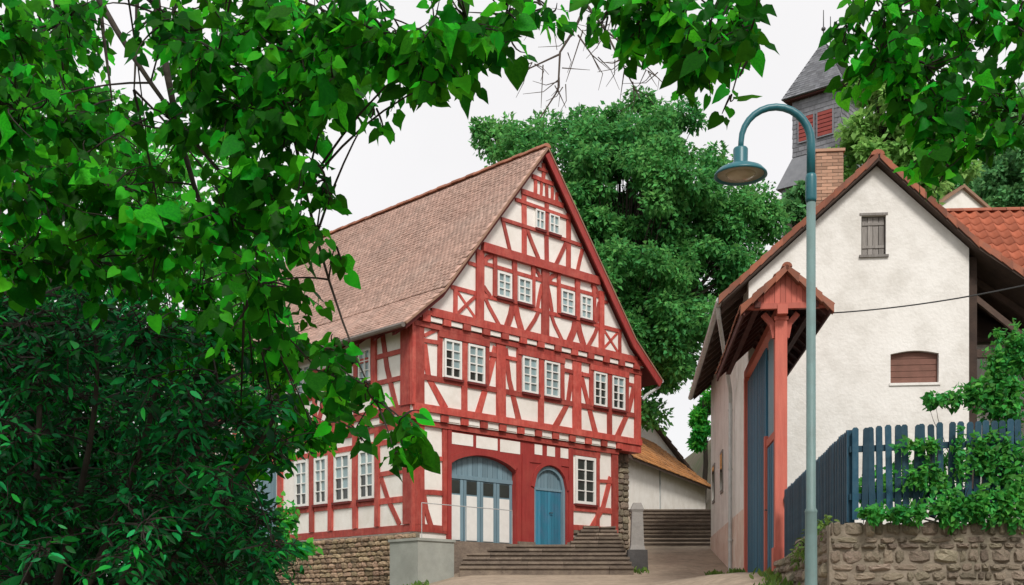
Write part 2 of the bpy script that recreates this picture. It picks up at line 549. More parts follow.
beam([(-.1, 9.12), (9.1, 9.12)], .13, O1, d=.07)
# joist ends and their infill under both projecting storeys
for zz, o, x1 in [(6.73, .02, 8.15), (9.27, .12, 9.05)]:
    k = 0
    x = .12
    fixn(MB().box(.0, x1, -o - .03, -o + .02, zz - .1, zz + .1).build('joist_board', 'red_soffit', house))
    while x < x1 - .1:
        jb = MB().box(x, x + .26, -o - .15 - .001 * k, -o + .05, zz - .09, zz + .092)
        jb.build('joist_end', 'red_timber', house)
        if x + .7 < x1:
            MB().box(x + .29, x + .68, -o - .12, -o - .02, zz - .055, zz + .06).build('infill_panel', 'plaster', house)
        x += .71; k += 1
beam([(-.03, 6.56), (8.13, 6.56)], .15, .0, d=.07)
beam([(.42, 9.46), (8.78, 9.46)], .2, .2, d=.07)
beam([(.0, 9.4), (.5, 9.42)], .12, .2, d=.06)
beam([(8.7, 9.42), (9.15, 9.4)], .12, .2, d=.06)
MB().box(-.19, .1, -.19, .1, 6.615, 6.83).build('corner_joist', 'red_timber', house)
MB().box(8.16, 9.09, -.17, .28, 6.60, 6.83).build('end_beam', 'red_timber', house)
MB().box(-.165, -.06, -.185, -.06, 6.99, 9.2).build('corner_post', 'red_timber', house)
MB().box(-.09, .0, -.08, .02, 3.7, 6.6).build('corner_post', 'red_timber', house)
# lower gable storey
O2 = .2
for x, a, b, w in [(2.15, 9.55, 11.46, .27), (2.72, 10.3, 11.46, .12), (3.47, 10.24, 11.46, .17), (4.22, 10.3, 11.46, .12), (4.7, 9.55, 11.46, .3),
                   (5.27, 10.3, 11.46, .12), (6.06, 10.24, 11.46, .17), (6.8, 10.3, 11.46, .12), (7.14, 9.55, 11.3, .2), (1.27, 9.55, 10.22, .12), (8.0, 9.55, 10.22, .12)]:
    beam([(x, a), (x, b)], w, O2)
beam([(AP - half(10.25), 10.25), (AP + half(10.25), 10.25)], .12, O2, d=.03)
beam([(2.2, 11.13), (7.15, 11.13)], .1, O2, d=.03)
beam([(AP - half(11.02), 11.03), (2.05, 11.03)], .1, O2, d=.03)
beam([(7.2, 11.03), (AP + half(11.03), 11.03)], .1, O2, d=.03)
for pts in [[(3.42, 10.2), (3.34, 9.9), (3.18, 9.54)], [(3.52, 10.2), (3.6, 9.9), (3.76, 9.54)], [(6.0, 10.2), (5.92, 9.9), (5.72, 9.54)], [(6.1, 10.2), (6.18, 9.9), (6.36, 9.54)]]:
    beam(pts, .22, O2, d=.022)
for pts in [[(2.27, 10.35), (2.5, 10.0), (2.9, 9.54)], [(4.5, 10.3), (4.3, 9.95), (3.97, 9.54)], [(4.92, 10.3), (5.1, 9.95), (5.43, 9.54)], [(7.02, 10.3), (6.85, 9.95), (6.55, 9.54)],
            [(4.22, 11.42), (4.42, 11.33), (4.56, 11.12)], [(5.2, 11.42), (5.0, 11.33), (4.85, 11.12)], [(4.4, 10.3), (4.48, 10.65), (4.58, 11.0)], [(5.0, 10.3), (4.92, 10.65), (4.82, 11.0)],
            [(2.3, 11.12), (2.44, 11.33), (2.66, 11.42)], [(7.04, 11.12), (6.9, 11.33), (6.7, 11.42)], [(2.3, 10.5), (2.4, 10.4), (2.55, 10.28)], [(7.05, 10.95), (6.98, 10.65), (6.9, 10.3)]]:
    beam(pts, .12, O2, d=.016)
for a, b in [(1.33, 2.03), (7.24, 7.94)]:
    beam([(a, 9.57), (b, 10.2)], .08, O2, d=.012); beam([(a, 10.2), (b, 9.57)], .08, O2, d=.016)
beam([(AP - half(11.57) + .03, 11.57), (AP + half(11.57) - .03, 11.57)], .23, O2, d=.13)
# gable top
for x, a, b, w in [(3.86, 11.68, 13.45, .19), (4.77, 11.68, 13.45, .15), (5.7, 11.68, 13.3, .18), (4.32, 13.5, 13.98, .12), (4.55, 13.5, 13.98, .09), (4.78, 13.5, 13.98, .1), (5.0, 13.5, 13.9, .09), (5.2, 13.5, 13.8, .1),
                   (4.64, 14.0, 14.5, .12)]:
    beam([(x, a), (x, b)], w, O2, d=.03)
for z, w in [(12.5, .1), (13.18, .1), (13.48, .15), (14.0, .12), (14.3, .08)]:
    h = half(z) - .02
    beam([(AP - h, z), (AP + h, z)], w, O2, d=.045)
for pts in [[(3.03, 12.47), (3.16, 12.1), (3.3, 11.7)], [(3.97, 12.45), (4.18, 12.1), (4.45, 11.7)], [(5.6, 12.45), (5.4, 12.1), (5.16, 11.7)], [(6.3, 12.4), (6.2, 12.1), (6.08, 11.7)]]:
    beam(pts, .12, O2, d=.02)
# ground floor, front: red boarded surround with the two arched openings
def arc(x0, x1, zs, rise, n=10):
    return [(x0 + (x1 - x0) * i / n, zs + rise * math.sqrt(max(0, 1 - (2 * i / n - 1) ** 2))) for i in range(n + 1)]
poly = [(1.165, 6.47), (1.165, 3.5)]
GX0, GX1, DX0, DX1 = 1.24, 3.72, 4.46, 5.8
poly += [(GX0, 3.5)] + [(GX0, 5.55)] + [(GX0 + (GX1 - GX0) * i / 10, 5.58 + .32 * math.sin(math.pi * i / 10) ** .75) for i in range(1, 10)] + [(GX1, 5.55), (GX1, 3.5)]
poly += [(DX0, 3.5)] + arc(DX0, DX1, 5.2, .66, 14) + [(DX1, 3.5), (6.045, 3.5), (6.045, 6.47)]
fixn(MB().prism(poly, -.03, .235).build('red_surround', 'red_board', house))
for a, b, c, d in [(1.3, 2.08, 6.12, 6.43), (2.2, 3.0, 6.1, 6.43), (3.1, 3.88, 6.08, 6.43), (4.47, 4.78, 6.14, 6.43), (4.98, 5.31, 6.14, 6.43), (5.55, 5.88, 6.14, 6.43)]:
    MB().box(a, b, -.038, -.01, c, d).build('infill_panel', 'plaster', house)
for x, w, a, b in [(1.2, .13, 3.5, 6.47), (3.8, .12, 3.5, 5.75), (4.1, .3, 3.5, 6.1), (5.98, .2, 3.55, 6.47)]:
    beam([(x, a), (x, b)], w, .03, d=.03, m='red_board')
beam([(GX0 + (GX1 - GX0) * i / 10, 5.66 + .32 * math.sin(math.pi * i / 10) ** .75) for i in range(0, 11)], .15, .03, d=.035, m='red_board', name='arch_beam')
beam(arc(DX0 - .08, DX1 + .08, 5.2, .74, 14), .13, .03, d=.028, m='red_board', name='arch_beam')
beam([(4.25, 5.98), (6.0, 5.98)], .16, .03, d=.02, m='red_board')
for x, a, b, w in [(.14, 3.9, 6.5, .4), (1.07, 3.75, 6.5, .16), (7.2, 4.2, 6.5, .15), (7.98, 4.2, 6.5, .28)]:
    beam([(x, a), (x, b)], w, 0)
for a, b, z, w in [(.3, 1.05, 5.68, .12), (.3, 1.05, 4.76, .13), (-.03, 1.15, 3.8, .2), (6.05, 7.95, 4.7, .17), (6.05, 8.13, 4.12, .15), (6.05, 7.3, 6.38, .17), (7.25, 7.9, 5.6, .1)]:
    beam([(a, z), (b, z)], w, 0, d=.03)
beam([(.34, 4.7), (.42, 4.3), (.6, 3.85)], .15, 0, d=.02)
beam([(7.8, 5.75), (7.45, 4.8), (6.92, 4.15)], .17, 0, d=.02)
# garage door: boarded arch, four leaves with small lights
dy = .14
gd = MB()
gd.prism([(GX0, 5.28), (GX1, 5.28), (GX1, 5.55)] + [(GX0 + (GX1 - GX0) * i / 10, 5.58 + .32 * math.sin(math.pi * i / 10) ** .75) for i in range(9, 0, -1)] + [(GX0, 5.55)], dy, .24)
garage = fixn(gd.build('garage_door', 'blue_grey', house))
nb = 13
for i in range(nb):
    a = GX0 + (GX1 - GX0) * i / nb; b = GX0 + (GX1 - GX0) * (i + 1) / nb
    zt = 5.57 + .30 * min(math.sin(math.pi * max(.01, i / nb)) ** .75, math.sin(math.pi * min(.99, (i + 1) / nb)) ** .75)
    MB().box(a + .008, b - .008, dy - .02, dy + .01, 5.33, zt).build('board', 'blue_grey', garage)
MB().box(GX0, GX1, dy - .035, dy + .02, 5.22, 5.33).build('transom', 'blue_grey', garage)
lw = (GX1 - GX0) / 4
for i in range(4):
    a = GX0 + lw * i
    pn = MB().box(a + .005, a + lw - .005, dy, .235, 3.52, 5.215).build('door_leaf', 'blue_grey', garage)
    for sx in (0, 1):
        xx = a + .012 if sx == 0 else a + lw - .112
        MB().box(xx, xx + .1, dy - .028, dy - .001, 3.53, 5.2).build('stile', 'blue_grey', garage)
    MB().box(a + .115, a + lw - .115, dy - .012, dy - .001, 4.83, 5.18).build('pane', 'pane_dark', garage)
    MB().box(a + .115, a + lw - .115, dy - .02, dy - .001, 3.56, 4.78).build('door_panel', 'white_paint', garage)
# blue plank door under the round arch
dr = fixn(MB().prism([(DX0, 3.5)] + arc(DX0, DX1, 5.2, .66, 14) + [(DX1, 3.5)], .13, .24).build('front_door', 'blue_grey', house))
fixn(MB().strip([(DX0 + .05, 3.5)] + arc(DX0 + .05, DX1 - .05, 5.2, .6, 14) + [(DX1 - .05, 3.5)], .1, .02, .13).build('door_frame', 'blue_grey', dr))
for i in range(8):
    a = DX0 + .11 + (DX1 - DX0 - .22) * i / 8; b = DX0 + .11 + (DX1 - DX0 - .22) * (i + 1) / 8
    MB().box(a + .006, b - .006, .09 + .004 * (i % 2), .13, 3.53, 5.15).build('plank', 'door_blue', dr)
    t0 = 2 * (max(abs(a - 5.13), abs(b - 5.13))) / (DX1 - DX0)
    MB().box(a + .006, b - .006, .1, .13, 5.21, 5.2 + .6 * math.sqrt(max(.05, 1 - t0 * t0)) - .03).build('plank', 'blue_grey', dr)
MB().box(DX0 + .1, DX1 - .1, .07, .13, 5.14, 5.21).build('transom', 'blue_grey', dr)
MB().tube([(5.2, .09, 4.5), (5.2, .04, 4.5), (5.3, .04, 4.5)], .014, 6).build('door_handle', 'iron', dr)
# threshold stones
MB().box(3.75, 4.42, -.12, .1, 3.3, 3.6).build('base_stone', 'step_stone', house)
MB().box(5.84, 6.1, -.1, .1, 3.3, 3.66).build('base_stone', 'step_stone', house)

def window(parent, a0, a1, z0, z1, o, cols, rows, pm, side=False, sill=True, fr=.06, arch=False, dark=()):
    def bx(mb, a, b, c, d, d0, d1):
        if side: mb.box(-o - d1, -o - d0, a, b, c, d)
        else: mb.box(a, b, -o - d1, -o - d0, c, d)
    mb = MB()
    bx(mb, a0, a0 + fr, z0, z1, -.01, .062); bx(mb, a1 - fr, a1, z0, z1, -.01, .062)
    bx(mb, a0 + fr, a1 - fr, z0, z0 + fr, -.01, .06); bx(mb, a0 + fr, a1 - fr, z1 - fr, z1, -.01, .06)
    w = mb.build('window', 'white_paint', parent)
    ia, ib, ja, jb = a0 + fr, a1 - fr, z0 + fr, z1 - fr
    g = MB()
    for c in range(1, cols):
        x = ia + (ib - ia) * c / cols
        t = .022 if cols == 2 else .014
        bx(g, x - t, x + t, ja, jb, 0, .052)
    for r in range(1, rows):
        z = ja + (jb - ja) * r / rows
        bx(g, ia, ib, z - .014, z + .014, 0, .048)
    if g.v: g.build('glazing_bar', 'white_paint', w)
    for c in range(cols):
        for r in range(rows):
            q = MB()
            bx(q, ia + (ib - ia) * c / cols, ia + (ib - ia) * (c + 1) / cols, ja + (jb - ja) * r / rows, ja + (jb - ja) * (r + 1) / rows, 0, .012 + .0005 * ((c + r) % 2))
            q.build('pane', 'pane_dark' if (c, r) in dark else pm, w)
    if sill:
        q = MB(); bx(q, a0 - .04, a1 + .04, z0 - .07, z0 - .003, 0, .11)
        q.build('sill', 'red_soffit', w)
    return w
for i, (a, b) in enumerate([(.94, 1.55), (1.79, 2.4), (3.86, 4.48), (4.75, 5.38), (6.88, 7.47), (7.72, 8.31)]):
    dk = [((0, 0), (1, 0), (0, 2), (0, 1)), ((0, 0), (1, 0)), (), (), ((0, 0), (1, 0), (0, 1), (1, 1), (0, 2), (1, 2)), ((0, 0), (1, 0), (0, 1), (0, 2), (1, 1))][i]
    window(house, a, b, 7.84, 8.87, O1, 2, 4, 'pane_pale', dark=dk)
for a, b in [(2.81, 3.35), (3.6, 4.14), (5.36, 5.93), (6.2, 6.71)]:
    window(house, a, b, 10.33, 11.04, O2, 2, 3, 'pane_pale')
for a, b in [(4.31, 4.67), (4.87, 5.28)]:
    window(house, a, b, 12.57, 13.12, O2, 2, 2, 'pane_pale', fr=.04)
window(house, 6.19, 7.09, 4.84, 6.26, 0, 2, 4, 'pane_dark', fr=.085)

# left side wall
for t, a, b, w in [(.14, 7.0, 9.1, .36), (1.5, 7, 9.1, .2), (2.3, 7, 9.1, .18), (3.2, 7, 9.1, .18), (4.3, 7, 9.1, .2), (5.4, 7, 9.1, .18), (6.5, 7, 9.1, .2), (7.6, 7, 9.1, .2), (8.7, 7, 9.1, .2), (9.8, 7, 9.1, .2), (11.8, 7, 9.1, .3)]:
    beam([(t, a), (t, b)], w, .1, side=True)
for z, w in [(7.75, .12), (8.45, .12), (6.93, .2), (9.1, .14)]:
    beam([(.0, z), (11.95, z)], w, .1, side=True, d=.03)
beam([(1.15, 9.05), (.95, 8.1), (.55, 7.0)], .17, .1, side=True, d=.02)
beam([(3.3, 9.0), (3.6, 8.1), (4.15, 7.0)], .17, .1, side=True, d=.02)
beam([(6.4, 9.0), (6.1, 8.1), (5.5, 7.0)], .17, .1, side=True, d=.02)
for t, a, b, w in [(.14, 3.9, 6.5, .36), (1.45, 3.9, 6.5, .18), (2.45, 3.9, 6.5, .2), (3.6, 3.9, 6.5, .2), (4.55, 3.9, 6.5, .2), (6.2, 3.9, 6.5, .25), (8.2, 3.9, 6.5, .25), (10, 3.9, 6.5, .25), (11.8, 3.9, 6.5, .3)]:
    beam([(t, a), (t, b)], w, .03, side=True)
for z, w in [(3.8, .2), (4.56, .15), (6.13, .15), (6.53, .16)]:
    beam([(.0, z), (11.95, z)], w, .03, side=True, d=.03)
beam([(.0, 5.3), (1.4, 5.3)], .12, .03, side=True, d=.03)
beam([(1.3, 5.2), (1.0, 4.6), (.5, 3.9)], .16, .03, side=True, d=.02)
beam([(5.2, 4.5), (5.5, 4.2), (5.9, 3.9)], .14, .03, side=True, d=.02)
for x in np.arange(.2, 11.9, .75):
    fixn(MB().box(-.2, .0, x, x + .22, 6.64, 6.82).build('joist_end', 'red_timber', house))
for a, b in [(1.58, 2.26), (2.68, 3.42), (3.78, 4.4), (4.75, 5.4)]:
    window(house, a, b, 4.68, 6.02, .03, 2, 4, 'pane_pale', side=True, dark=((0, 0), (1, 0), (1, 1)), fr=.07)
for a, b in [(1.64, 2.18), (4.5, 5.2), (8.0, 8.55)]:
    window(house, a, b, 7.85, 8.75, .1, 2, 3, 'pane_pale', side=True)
sdr = MB().box(-.08, .0, 6.45, 7.5, 3.72, 6.0).build('side_door', 'blue_grey', house)
for k in range(6):
    MB().box(-.105, -.08, 6.5 + k * .16, 6.645 + k * .16, 3.76, 5.95).build('plank', 'blue_grey', sdr)
# masonry corner under the overhang
MB().box(8.14, 9.02, .3, LEN, 3.0, 6.63).build('stone_wall', 'mortar', house)
stones(house, lambda a, z: ((a, .28, z), 0), 8.15, 9.02, 3.4, 6.6, .12, 'stone', (.12, .26), (.2, .45))
stones(house, lambda a, z: ((a, .0, z), 0), 6.1, 8.13, 3.45, 4.05, .14, 'stone', (.15, .25), (.25, .5))

# roof: deck, tiles, ridge, barge boards
Y0, Y1 = -.42, LEN + .4
prof = [(-.55, ), (AP - 3.9,), (AP,), (AP + 3.9,), (9.75,)]
top = [(p[0], zroof(p[0]) - .03) for p in prof]
bot = [(p[0], zroof(p[0]) - .19) for p in prof][::-1]
fixn(MB().prism(top + bot, Y0 + .02, Y1 - .02).build('roof', 'red_soffit', house))
def roof_tiles(parent, name, m, x_eave, x_kick, x_top, zf, y0, y1, tw=.175, ex=.15, tl=.30, th=.018, sgn=1):
    """flat overlapping tiles laid on a slope whose height is zf(x)"""
    V, Fq = [], []
    pts = [x_eave, x_kick, x_top]
    segs = []
    for a, b in zip(pts[:-1], pts[1:]):
        if abs(a - b) < 1e-6: continue
        L = math.hypot(b - a, zf(b) - zf(a)); segs.append((a, b, L))
    tot = sum(s[2] for s in segs)
    def at(dist):
        for a, b, L in segs:
            if dist <= L + 1e-9 or (a, b, L) == segs[-1]:
                t = dist / L
                d = Vector((b - a, 0, zf(b) - zf(a))).normalized()
                return Vector((a + (b - a) * t, 0, zf(a) + (zf(b) - zf(a)) * t)), d
            dist -= L
    zb = ZB.get(parent.name, 0)
    r = 0; dist = 0.0
    while dist < tot - .05:
        p, d = at(dist)
        nrm = Vector((-d.z, 0, d.x)) if d.x > 0 else Vector((d.z, 0, -d.x))
        n = int((y1 - y0) / tw)
        off = (r % 2) * tw / 2
        wob = .008 * math.sin(r * .7)
        for k in range(n):
            ya = y0 + off + k * tw + .003
            yb = min(ya + tw - .006, y1 + .01)
            if yb - ya < .04: continue
            j = rnd.uniform(-.006, .008); l2 = min(tl, tot - dist + .02)
            lift0 = .036 + j + wob * .3 + .012 * math.sin(ya * .9 + r * .13); lift1 = .008
            tz = rnd.uniform(-.004, .004)
            a0 = p + nrm * lift0 - d * rnd.uniform(0, .012); b0 = p + d * l2 + nrm * lift1
            o = len(V)
            for q, l in ((a0, 1), (b0, 1)):
                V.append((q.x, ya, q.z + tz - zb)); V.append((q.x, yb, q.z - tz - zb))
            for q in (a0 - nrm * th * 1.4, b0 - nrm * th):
                V.append((q.x, ya, q.z + tz - zb)); V.append((q.x, yb, q.z - tz - zb))
            Fq += [(o, o + 1, o + 3, o + 2), (o, o + 4, o + 5, o + 1), (o, o + 2, o + 6, o + 4), (o + 1, o + 5, o + 7, o + 3)]
        dist += ex; r += 1
    return mesh_np(name, np.array(V), np.array(Fq), m, parent, smooth=False, kind='stuff')
roof_tiles(house, 'roof_tiles', 'roof_tile', -.6, AP - 3.9, AP - .03, zroof, Y0, Y1)
roof_tiles(house, 'roof_tiles', 'roof_tile', 9.8, AP + 3.9, AP + .03, zroof, Y0, Y1, tw=.2, ex=.2, tl=.36)
rt = None
k = 0
y = Y0 - .02
while y < Y1:
    if rt is None:
        q = MB()
        for i in range(7):
            t = math.pi * (i / 6)
        arcp = [(.13 * math.cos(math.pi * i / 6), .11 * math.sin(math.pi * i / 6)) for i in range(7)]
        q.prism(arcp, 0, .36)
        rt = fixn(q.build('ridge_tile', 'ridge_tile', house, local=True)); rt.location = (AP, y, ZA - HB - .0)
    else:
        inst(rt, house, (AP, y, ZA + (.012 if k % 2 else 0)), (R(rnd.uniform(-1.5, 1.5)), 0, 0))
    y += .34; k += 1
for xs_ in ([9.75, AP + 3.9, AP],):
    fixn(MB().strip([(x, zroof(x) - .19) for x in xs_], .26, Y0 - .03, Y0 + .02).build('barge_board', 'red_board', house))
fixn(MB().strip([(x, zroof(x) - .03) for x in (-.6, AP - 3.9, AP)], .045, Y0 - .05, Y0 + .0).build('verge_strip', 'brown_tile', house))
fixn(MB().strip([(x, zroof(x) - .03) for x in (9.8, AP + 3.9, AP)], .045, Y0 - .05, Y0 + .0).build('verge_strip', 'brown_tile', house))
# eaves: rafter feet along the left side and a gutter
for yy in np.arange(.1, 12, .8):
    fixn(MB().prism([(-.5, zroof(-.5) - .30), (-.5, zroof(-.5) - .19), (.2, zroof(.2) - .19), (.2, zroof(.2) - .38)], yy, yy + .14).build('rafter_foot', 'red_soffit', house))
MB().tube([(-.66, -.42, 8.92), (-.66, 6, 8.9), (-.66, 12.3, 8.88)], .07, 8).build('gutter', 'copper_brown', house)
MB().tube([(9.86, -.40, 8.95), (9.86, 12.3, 8.9)], .07, 8).build('gutter', 'zinc', house)
MB().tube([(9.86, -.3, 8.9), (9.8, -.3, 8.75), (9.3, -.2, 8.45), (9.2, -.15, 8.3)], .05, 8).build('downpipe', 'zinc', house)

# plinth of rubble under the left side wall
pw = thing('rubble_wall', 'sandy rubble stone base wall below left side of half-timbered house', 'wall', (-2.583, 30, 1.7), ANG)
MB().box(-.09, .02, -.25, LEN, 1.4, 3.66).build('wall_core', 'mortar', pw)
stones(pw, lambda a, z: ((-.1, LEN - .25 - a, z), -math.pi / 2), LEN - .25 - 6.4, LEN, 2.2, 3.64, .14, 'stone_sand', (.09, .17), (.16, .42), 290)

# ---------------------------------------------------------------- steps, landing, pier, railing
stc = thing('stone_staircase', 'broad flight of worn brown stone steps before the blue door', 'staircase', (-2.583, 30, 2.3), ANG)
MB().box(-.05, 6.1, -.78, -.01, 2.2, 3.46).build('landing', 'step_stone', stc)
iv = Matrix.Rotation(-ANG, 4, 'Z')
def wstep(x0, x1, y0, y1, z0, z1):
    cs = [(x0, y0), (x1, y0), (x1, y1), (x0, y1)]
    loc = [iv @ Vector((x + 2.583, y - 30, 0)) for x, y in cs]
    mb = MB()
    j = [rnd.uniform(-.02, .015) for _ in range(4)]
    fs = [(0, 3, 2, 1), (4, 5, 6, 7), (0, 1, 5, 4), (1, 2, 6, 5), (2, 3, 7, 6), (3, 0, 4, 7)]
    back = iv @ Vector((0, .045, 0))
    lo = [p + back if i < 2 else p for i, p in enumerate(loc)]
    mb.add([(p.x, p.y, z0) for p in lo] + [(p.x, p.y, z1 - .05) for p in lo], fs)
    mb.add([(p.x, p.y, z1 - .052) for p in loc] + [(p.x, p.y, z1 + j[i]) for i, p in enumerate(loc)], fs)
    return mb.build('step', 'step_stone', stc)
for k in range(11):
    ya = 28.75 + .5 * k
    zt = 2.6 + .138 * (k + 1)
    x0 = -1.32 + .02 * k if k < 5 else (-.5 if k == 5 else 1.62 + .12 * (k - 6))
    x1 = 3.05
    n = 3
    cuts = [x0] + sorted(rnd.uniform(x0 + .5, x1 - .5) for _ in range(n - 1)) + [x1]
    for a, b in zip(cuts[:-1], cuts[1:]):
        if b - a > .05:
            wstep(a + .005, b - .005, ya + rnd.uniform(-.015, .015), ya + .56, zt - .6, zt)
# side cheek of the landing
pier = thing('concrete_pier', 'pale concrete pier at the left end of the stone steps', 'pier', (-2.583, 30, 2.0), ANG)
MB().box(-1.0, .18, -1.42, -.3, 1.8, 3.36).build('pier_block', 'concrete', pier)
MB().box(-1.03, .21, -1.45, -.27, 3.362, 3.43).build('cap_slab', 'concrete', pier)
rl = thing('iron_railing', 'thin iron handrail in front of the garage door', 'railing', (-2.583, 30, 3.43), ANG)
for x in (-.3, 1.2, 2.9):
    MB().tube([(x, -.72, 3.40), (x, -.72, 4.38)], .011, 6).build('post', 'zinc', rl)
MB().tube([(-.3, -.72, 4.38), (2.9, -.72, 4.38)], .012, 6).build('handrail', 'zinc', rl)
pil = thing('stone_pillar', 'grey stone pillar on dark base at right end of the steps', 'pillar', (3.27, 30.1, 2.5))
MB().prism([(-.27, 2.4), (.27, 2.4), (.25, 3.22), (-.25, 3.22)], -.25, .25).build('pillar_base', 'dark_stone', pil)
q = MB()
for (h0, z0) in [(.2, 3.22), (.17, 3.35), (.14, 4.2), (.17, 4.28), (.1, 4.45)]:
    q.add([(-h0, -h0, z0), (h0, -h0, z0), (h0, h0, z0), (-h0, h0, z0)], [])
for k in range(4):
    for i in range(4):
        q.f.append((k * 4 + i, k * 4 + (i + 1) % 4, k * 4 + 4 + (i + 1) % 4, k * 4 + 4 + i))
q.f.append((16, 17, 18, 19))
q.build('pillar_shaft', 'pillar_grey', pil)

# alley steps
ast = thing('stone_staircase', 'narrow brown steps at far end of the alley below white outbuilding', 'staircase', (6, 38, 3.6))
for k in range(10):
    ya = 38.1 + .42 * k
    zt = 3.72 + .163 * (k + 1)
    xl = -1.75 + rnd.uniform(-.02, .02)
    MB().box(xl, 3.6, ya - 38 + .05, ya - 38 + .5, zt - .5, zt - .055).box(xl, 3.6, ya - 38, ya - 38 + .5, zt - .054, zt + rnd.uniform(-.008, .008)).build('step', 'step_stone', ast)

# ---------------------------------------------------------------- the white house on the right
WANG = math.atan2(-.0975, .9952)
WK = (5.335, 26.0)
white = thing('white_house', 'white rendered house with plain gable and brick chimney beside the gateway', 'house', (WK[0], WK[1], 2.3), WANG)
WA, WZ = 2.8, 11.72
def zw(x):
    if x < WA: return WZ - .893 * (WA - x)
    if x < 4.95: return WZ - .95 * (x - WA)
    return WZ - .95 * (4.95 - WA) - .72 * (x - 4.95)
WD = 11.2
fixn(MB().prism([(0, 1.6), (4.79, 1.6), (4.79, zw(4.79) - .2), (WA, WZ - .24), (0, zw(0) - .2)], 0, WD).build('wall', 'plaster_house', white))
MB().box(-.03, .3, .35, WD - .1, 1.9, 4.0).build('stained_plinth', 'plaster_pink', white)
ee = [-.6, WA, 4.95, 8.4]
fixn(MB().prism([(x, zw(x) - .04) for x in ee] + [(x, zw(x) - .17) for x in ee[::-1]], -.4, WD + .25).build('roof', 'shed_wood', white))
roof_tiles(white, 'roof_tiles', 'verge_tile', -.65, -.65, WA - .02, zw, -.38, WD + .2, tw=.24, ex=.3, tl=.4, th=.02)
roof_tiles(white, 'roof_tiles', 'verge_tile', 8.45, 4.95, WA + .02, zw, -.38, WD + .2, tw=.24, ex=.3, tl=.4, th=.02)
def verge(x_from, x_to, zf, yf, parent, n, w=.17, m='verge_tile', h=.13):
    """overlapping verge tiles stepping up a gable edge"""
    for i in range(n):
        a = x_from + (x_to - x_from) * i / n; b = x_from + (x_to - x_from) * (i + 1.12) / n
        za, zb_ = zf(a), zf(b) if i < n - 1 else zf(x_to) + (zf(x_to) - zf(x_from)) / n * .12
        j = rnd.uniform(-.01, .012)
        q = MB()
        P4 = [(a, za + .06 + j), (b, zb_ + .025 + j), (b, zb_ - h + .03), (a, za - h + j)]
        q.prism(P4, yf - .03 - .003 * (i % 2), yf + w)
        fixn(q.build('verge_tile', m, parent))
verge(-.68, WA - .05, zw, -.4, white, 15)
verge(6.8, WA + .05, zw, -.4, white, 17)
k = 0
y = -.3
rt2 = None
while y < WD:
    if rt2 is None:
        arcp = [(.15 * math.cos(math.pi * i / 6), .12 * math.sin(math.pi * i / 6)) for i in range(7)]
        rt2 = fixn(MB().prism(arcp, 0, .4).build('ridge_tile', 'verge_tile', white, local=True)); rt2.location = (WA, y, WZ - 2.3 + .0)
        ZBr = ZB
    else:
        inst(rt2, white, (WA, y, WZ + (.012 if k % 2 else 0)))
    y += .38; k += 1
# gable hatch and the low bricked window
def gpx(px, py, y=0.0):
    """point of the gable plane seen at a pixel: local x and height"""
    kk = (px - CX) / F
    x0 = WK[0] + .0975 * y; y0 = WK[1] + .9952 * y
    t = (kk * y0 - x0) / (.9952 + kk * .0975)
    Y = y0 - .0975 * t
    return t, ZC + (HY - py) * Y / F
(hx0, hz1), (hx1, hz0) = gpx(860, 218), gpx(884.5, 257)
(bx0, bz1), (bx1, bz0) = gpx(889, 353), gpx(937, 384)
SK = -.15                                # outer face of the gable skin; the openings are left free in it
def zs(x): return zw(x) - .2
skin = MB()
archp = [(bx0 + (bx1 - bx0) * i / 8, bz1 - .06 + .07 * math.sin(math.pi * i / 8)) for i in range(9)]
for pl in ([(0, 1.6), (hx0, 1.6), (hx0, zs(hx0)), (0, zs(0))], [(hx0, 1.6), (hx1, 1.6), (hx1, hz0), (hx0, hz0)],
           [(hx0, hz1), (hx1, hz1), (hx1, zs(hx1)), (WA, zs(WA)), (hx0, zs(hx0))] if hx0 < WA < hx1 else [(hx0, hz1), (hx1, hz1), (hx1, zs(hx1)), (hx0, zs(hx0))],
           [(hx1, 1.6), (bx0, 1.6), (bx0, zs(bx0)), (hx1, zs(hx1))], [(bx0, 1.6), (bx1, 1.6), (bx1, bz0), (bx0, bz0)],
           archp + [(bx1, zs(bx1)), (bx0, zs(bx0))], [(bx1, 1.6), (4.79, 1.6), (4.79, zs(4.79)), (bx1, zs(bx1))]):
    skin.prism(pl, SK, -.002)
fixn(skin.build('gable_wall', 'plaster_house', white))
ht = MB().box(hx0, hx1, -.012, .02, hz0, hz1).build('hatch', 'shed_wood', white)
MB().box(hx0 - .04, hx1 + .04, SK - .012, SK + .05, hz1 + .002, hz1 + .055).build('lintel', 'old_wood', ht)
MB().box(hx0 - .05, hx1 + .05, SK - .05, -.02, hz0 - .05, hz0 + .004).build('sill', 'old_wood', ht)
for i in range(4):
    a = hx0 + .025 + (hx1 - hx0 - .05) * i / 4
    MB().box(a + .006, a + (hx1 - hx0 - .05) / 4 - .006, -.06 - .006 * (i % 2), -.03, hz0 + .02, hz1 - .02).build('board', 'old_wood', ht)
for zz in (hz0 + .18, hz1 - .2):
    MB().box(hx0 + .03, hx1 - .03, -.082, -.06, zz, zz + .06).build('batten', 'old_wood', ht)
bw = MB().box(bx0, bx1, -.02, .02, bz0, bz1 + .02).build('blocked_window', 'infill_brown', white)
for i in range(5):
    MB().box(bx0 + .02, bx1 - .02, -.04 - .004 * (i % 2), -.02, bz0 + .02 + i * .137, bz0 + .147 + i * .137).build('board', 'infill_brown', bw)
MB().box(bx0 - .03, bx1 + .03, SK - .03, -.02, bz0 - .05, bz0 + .006).build('sill', 'plaster_house', bw)
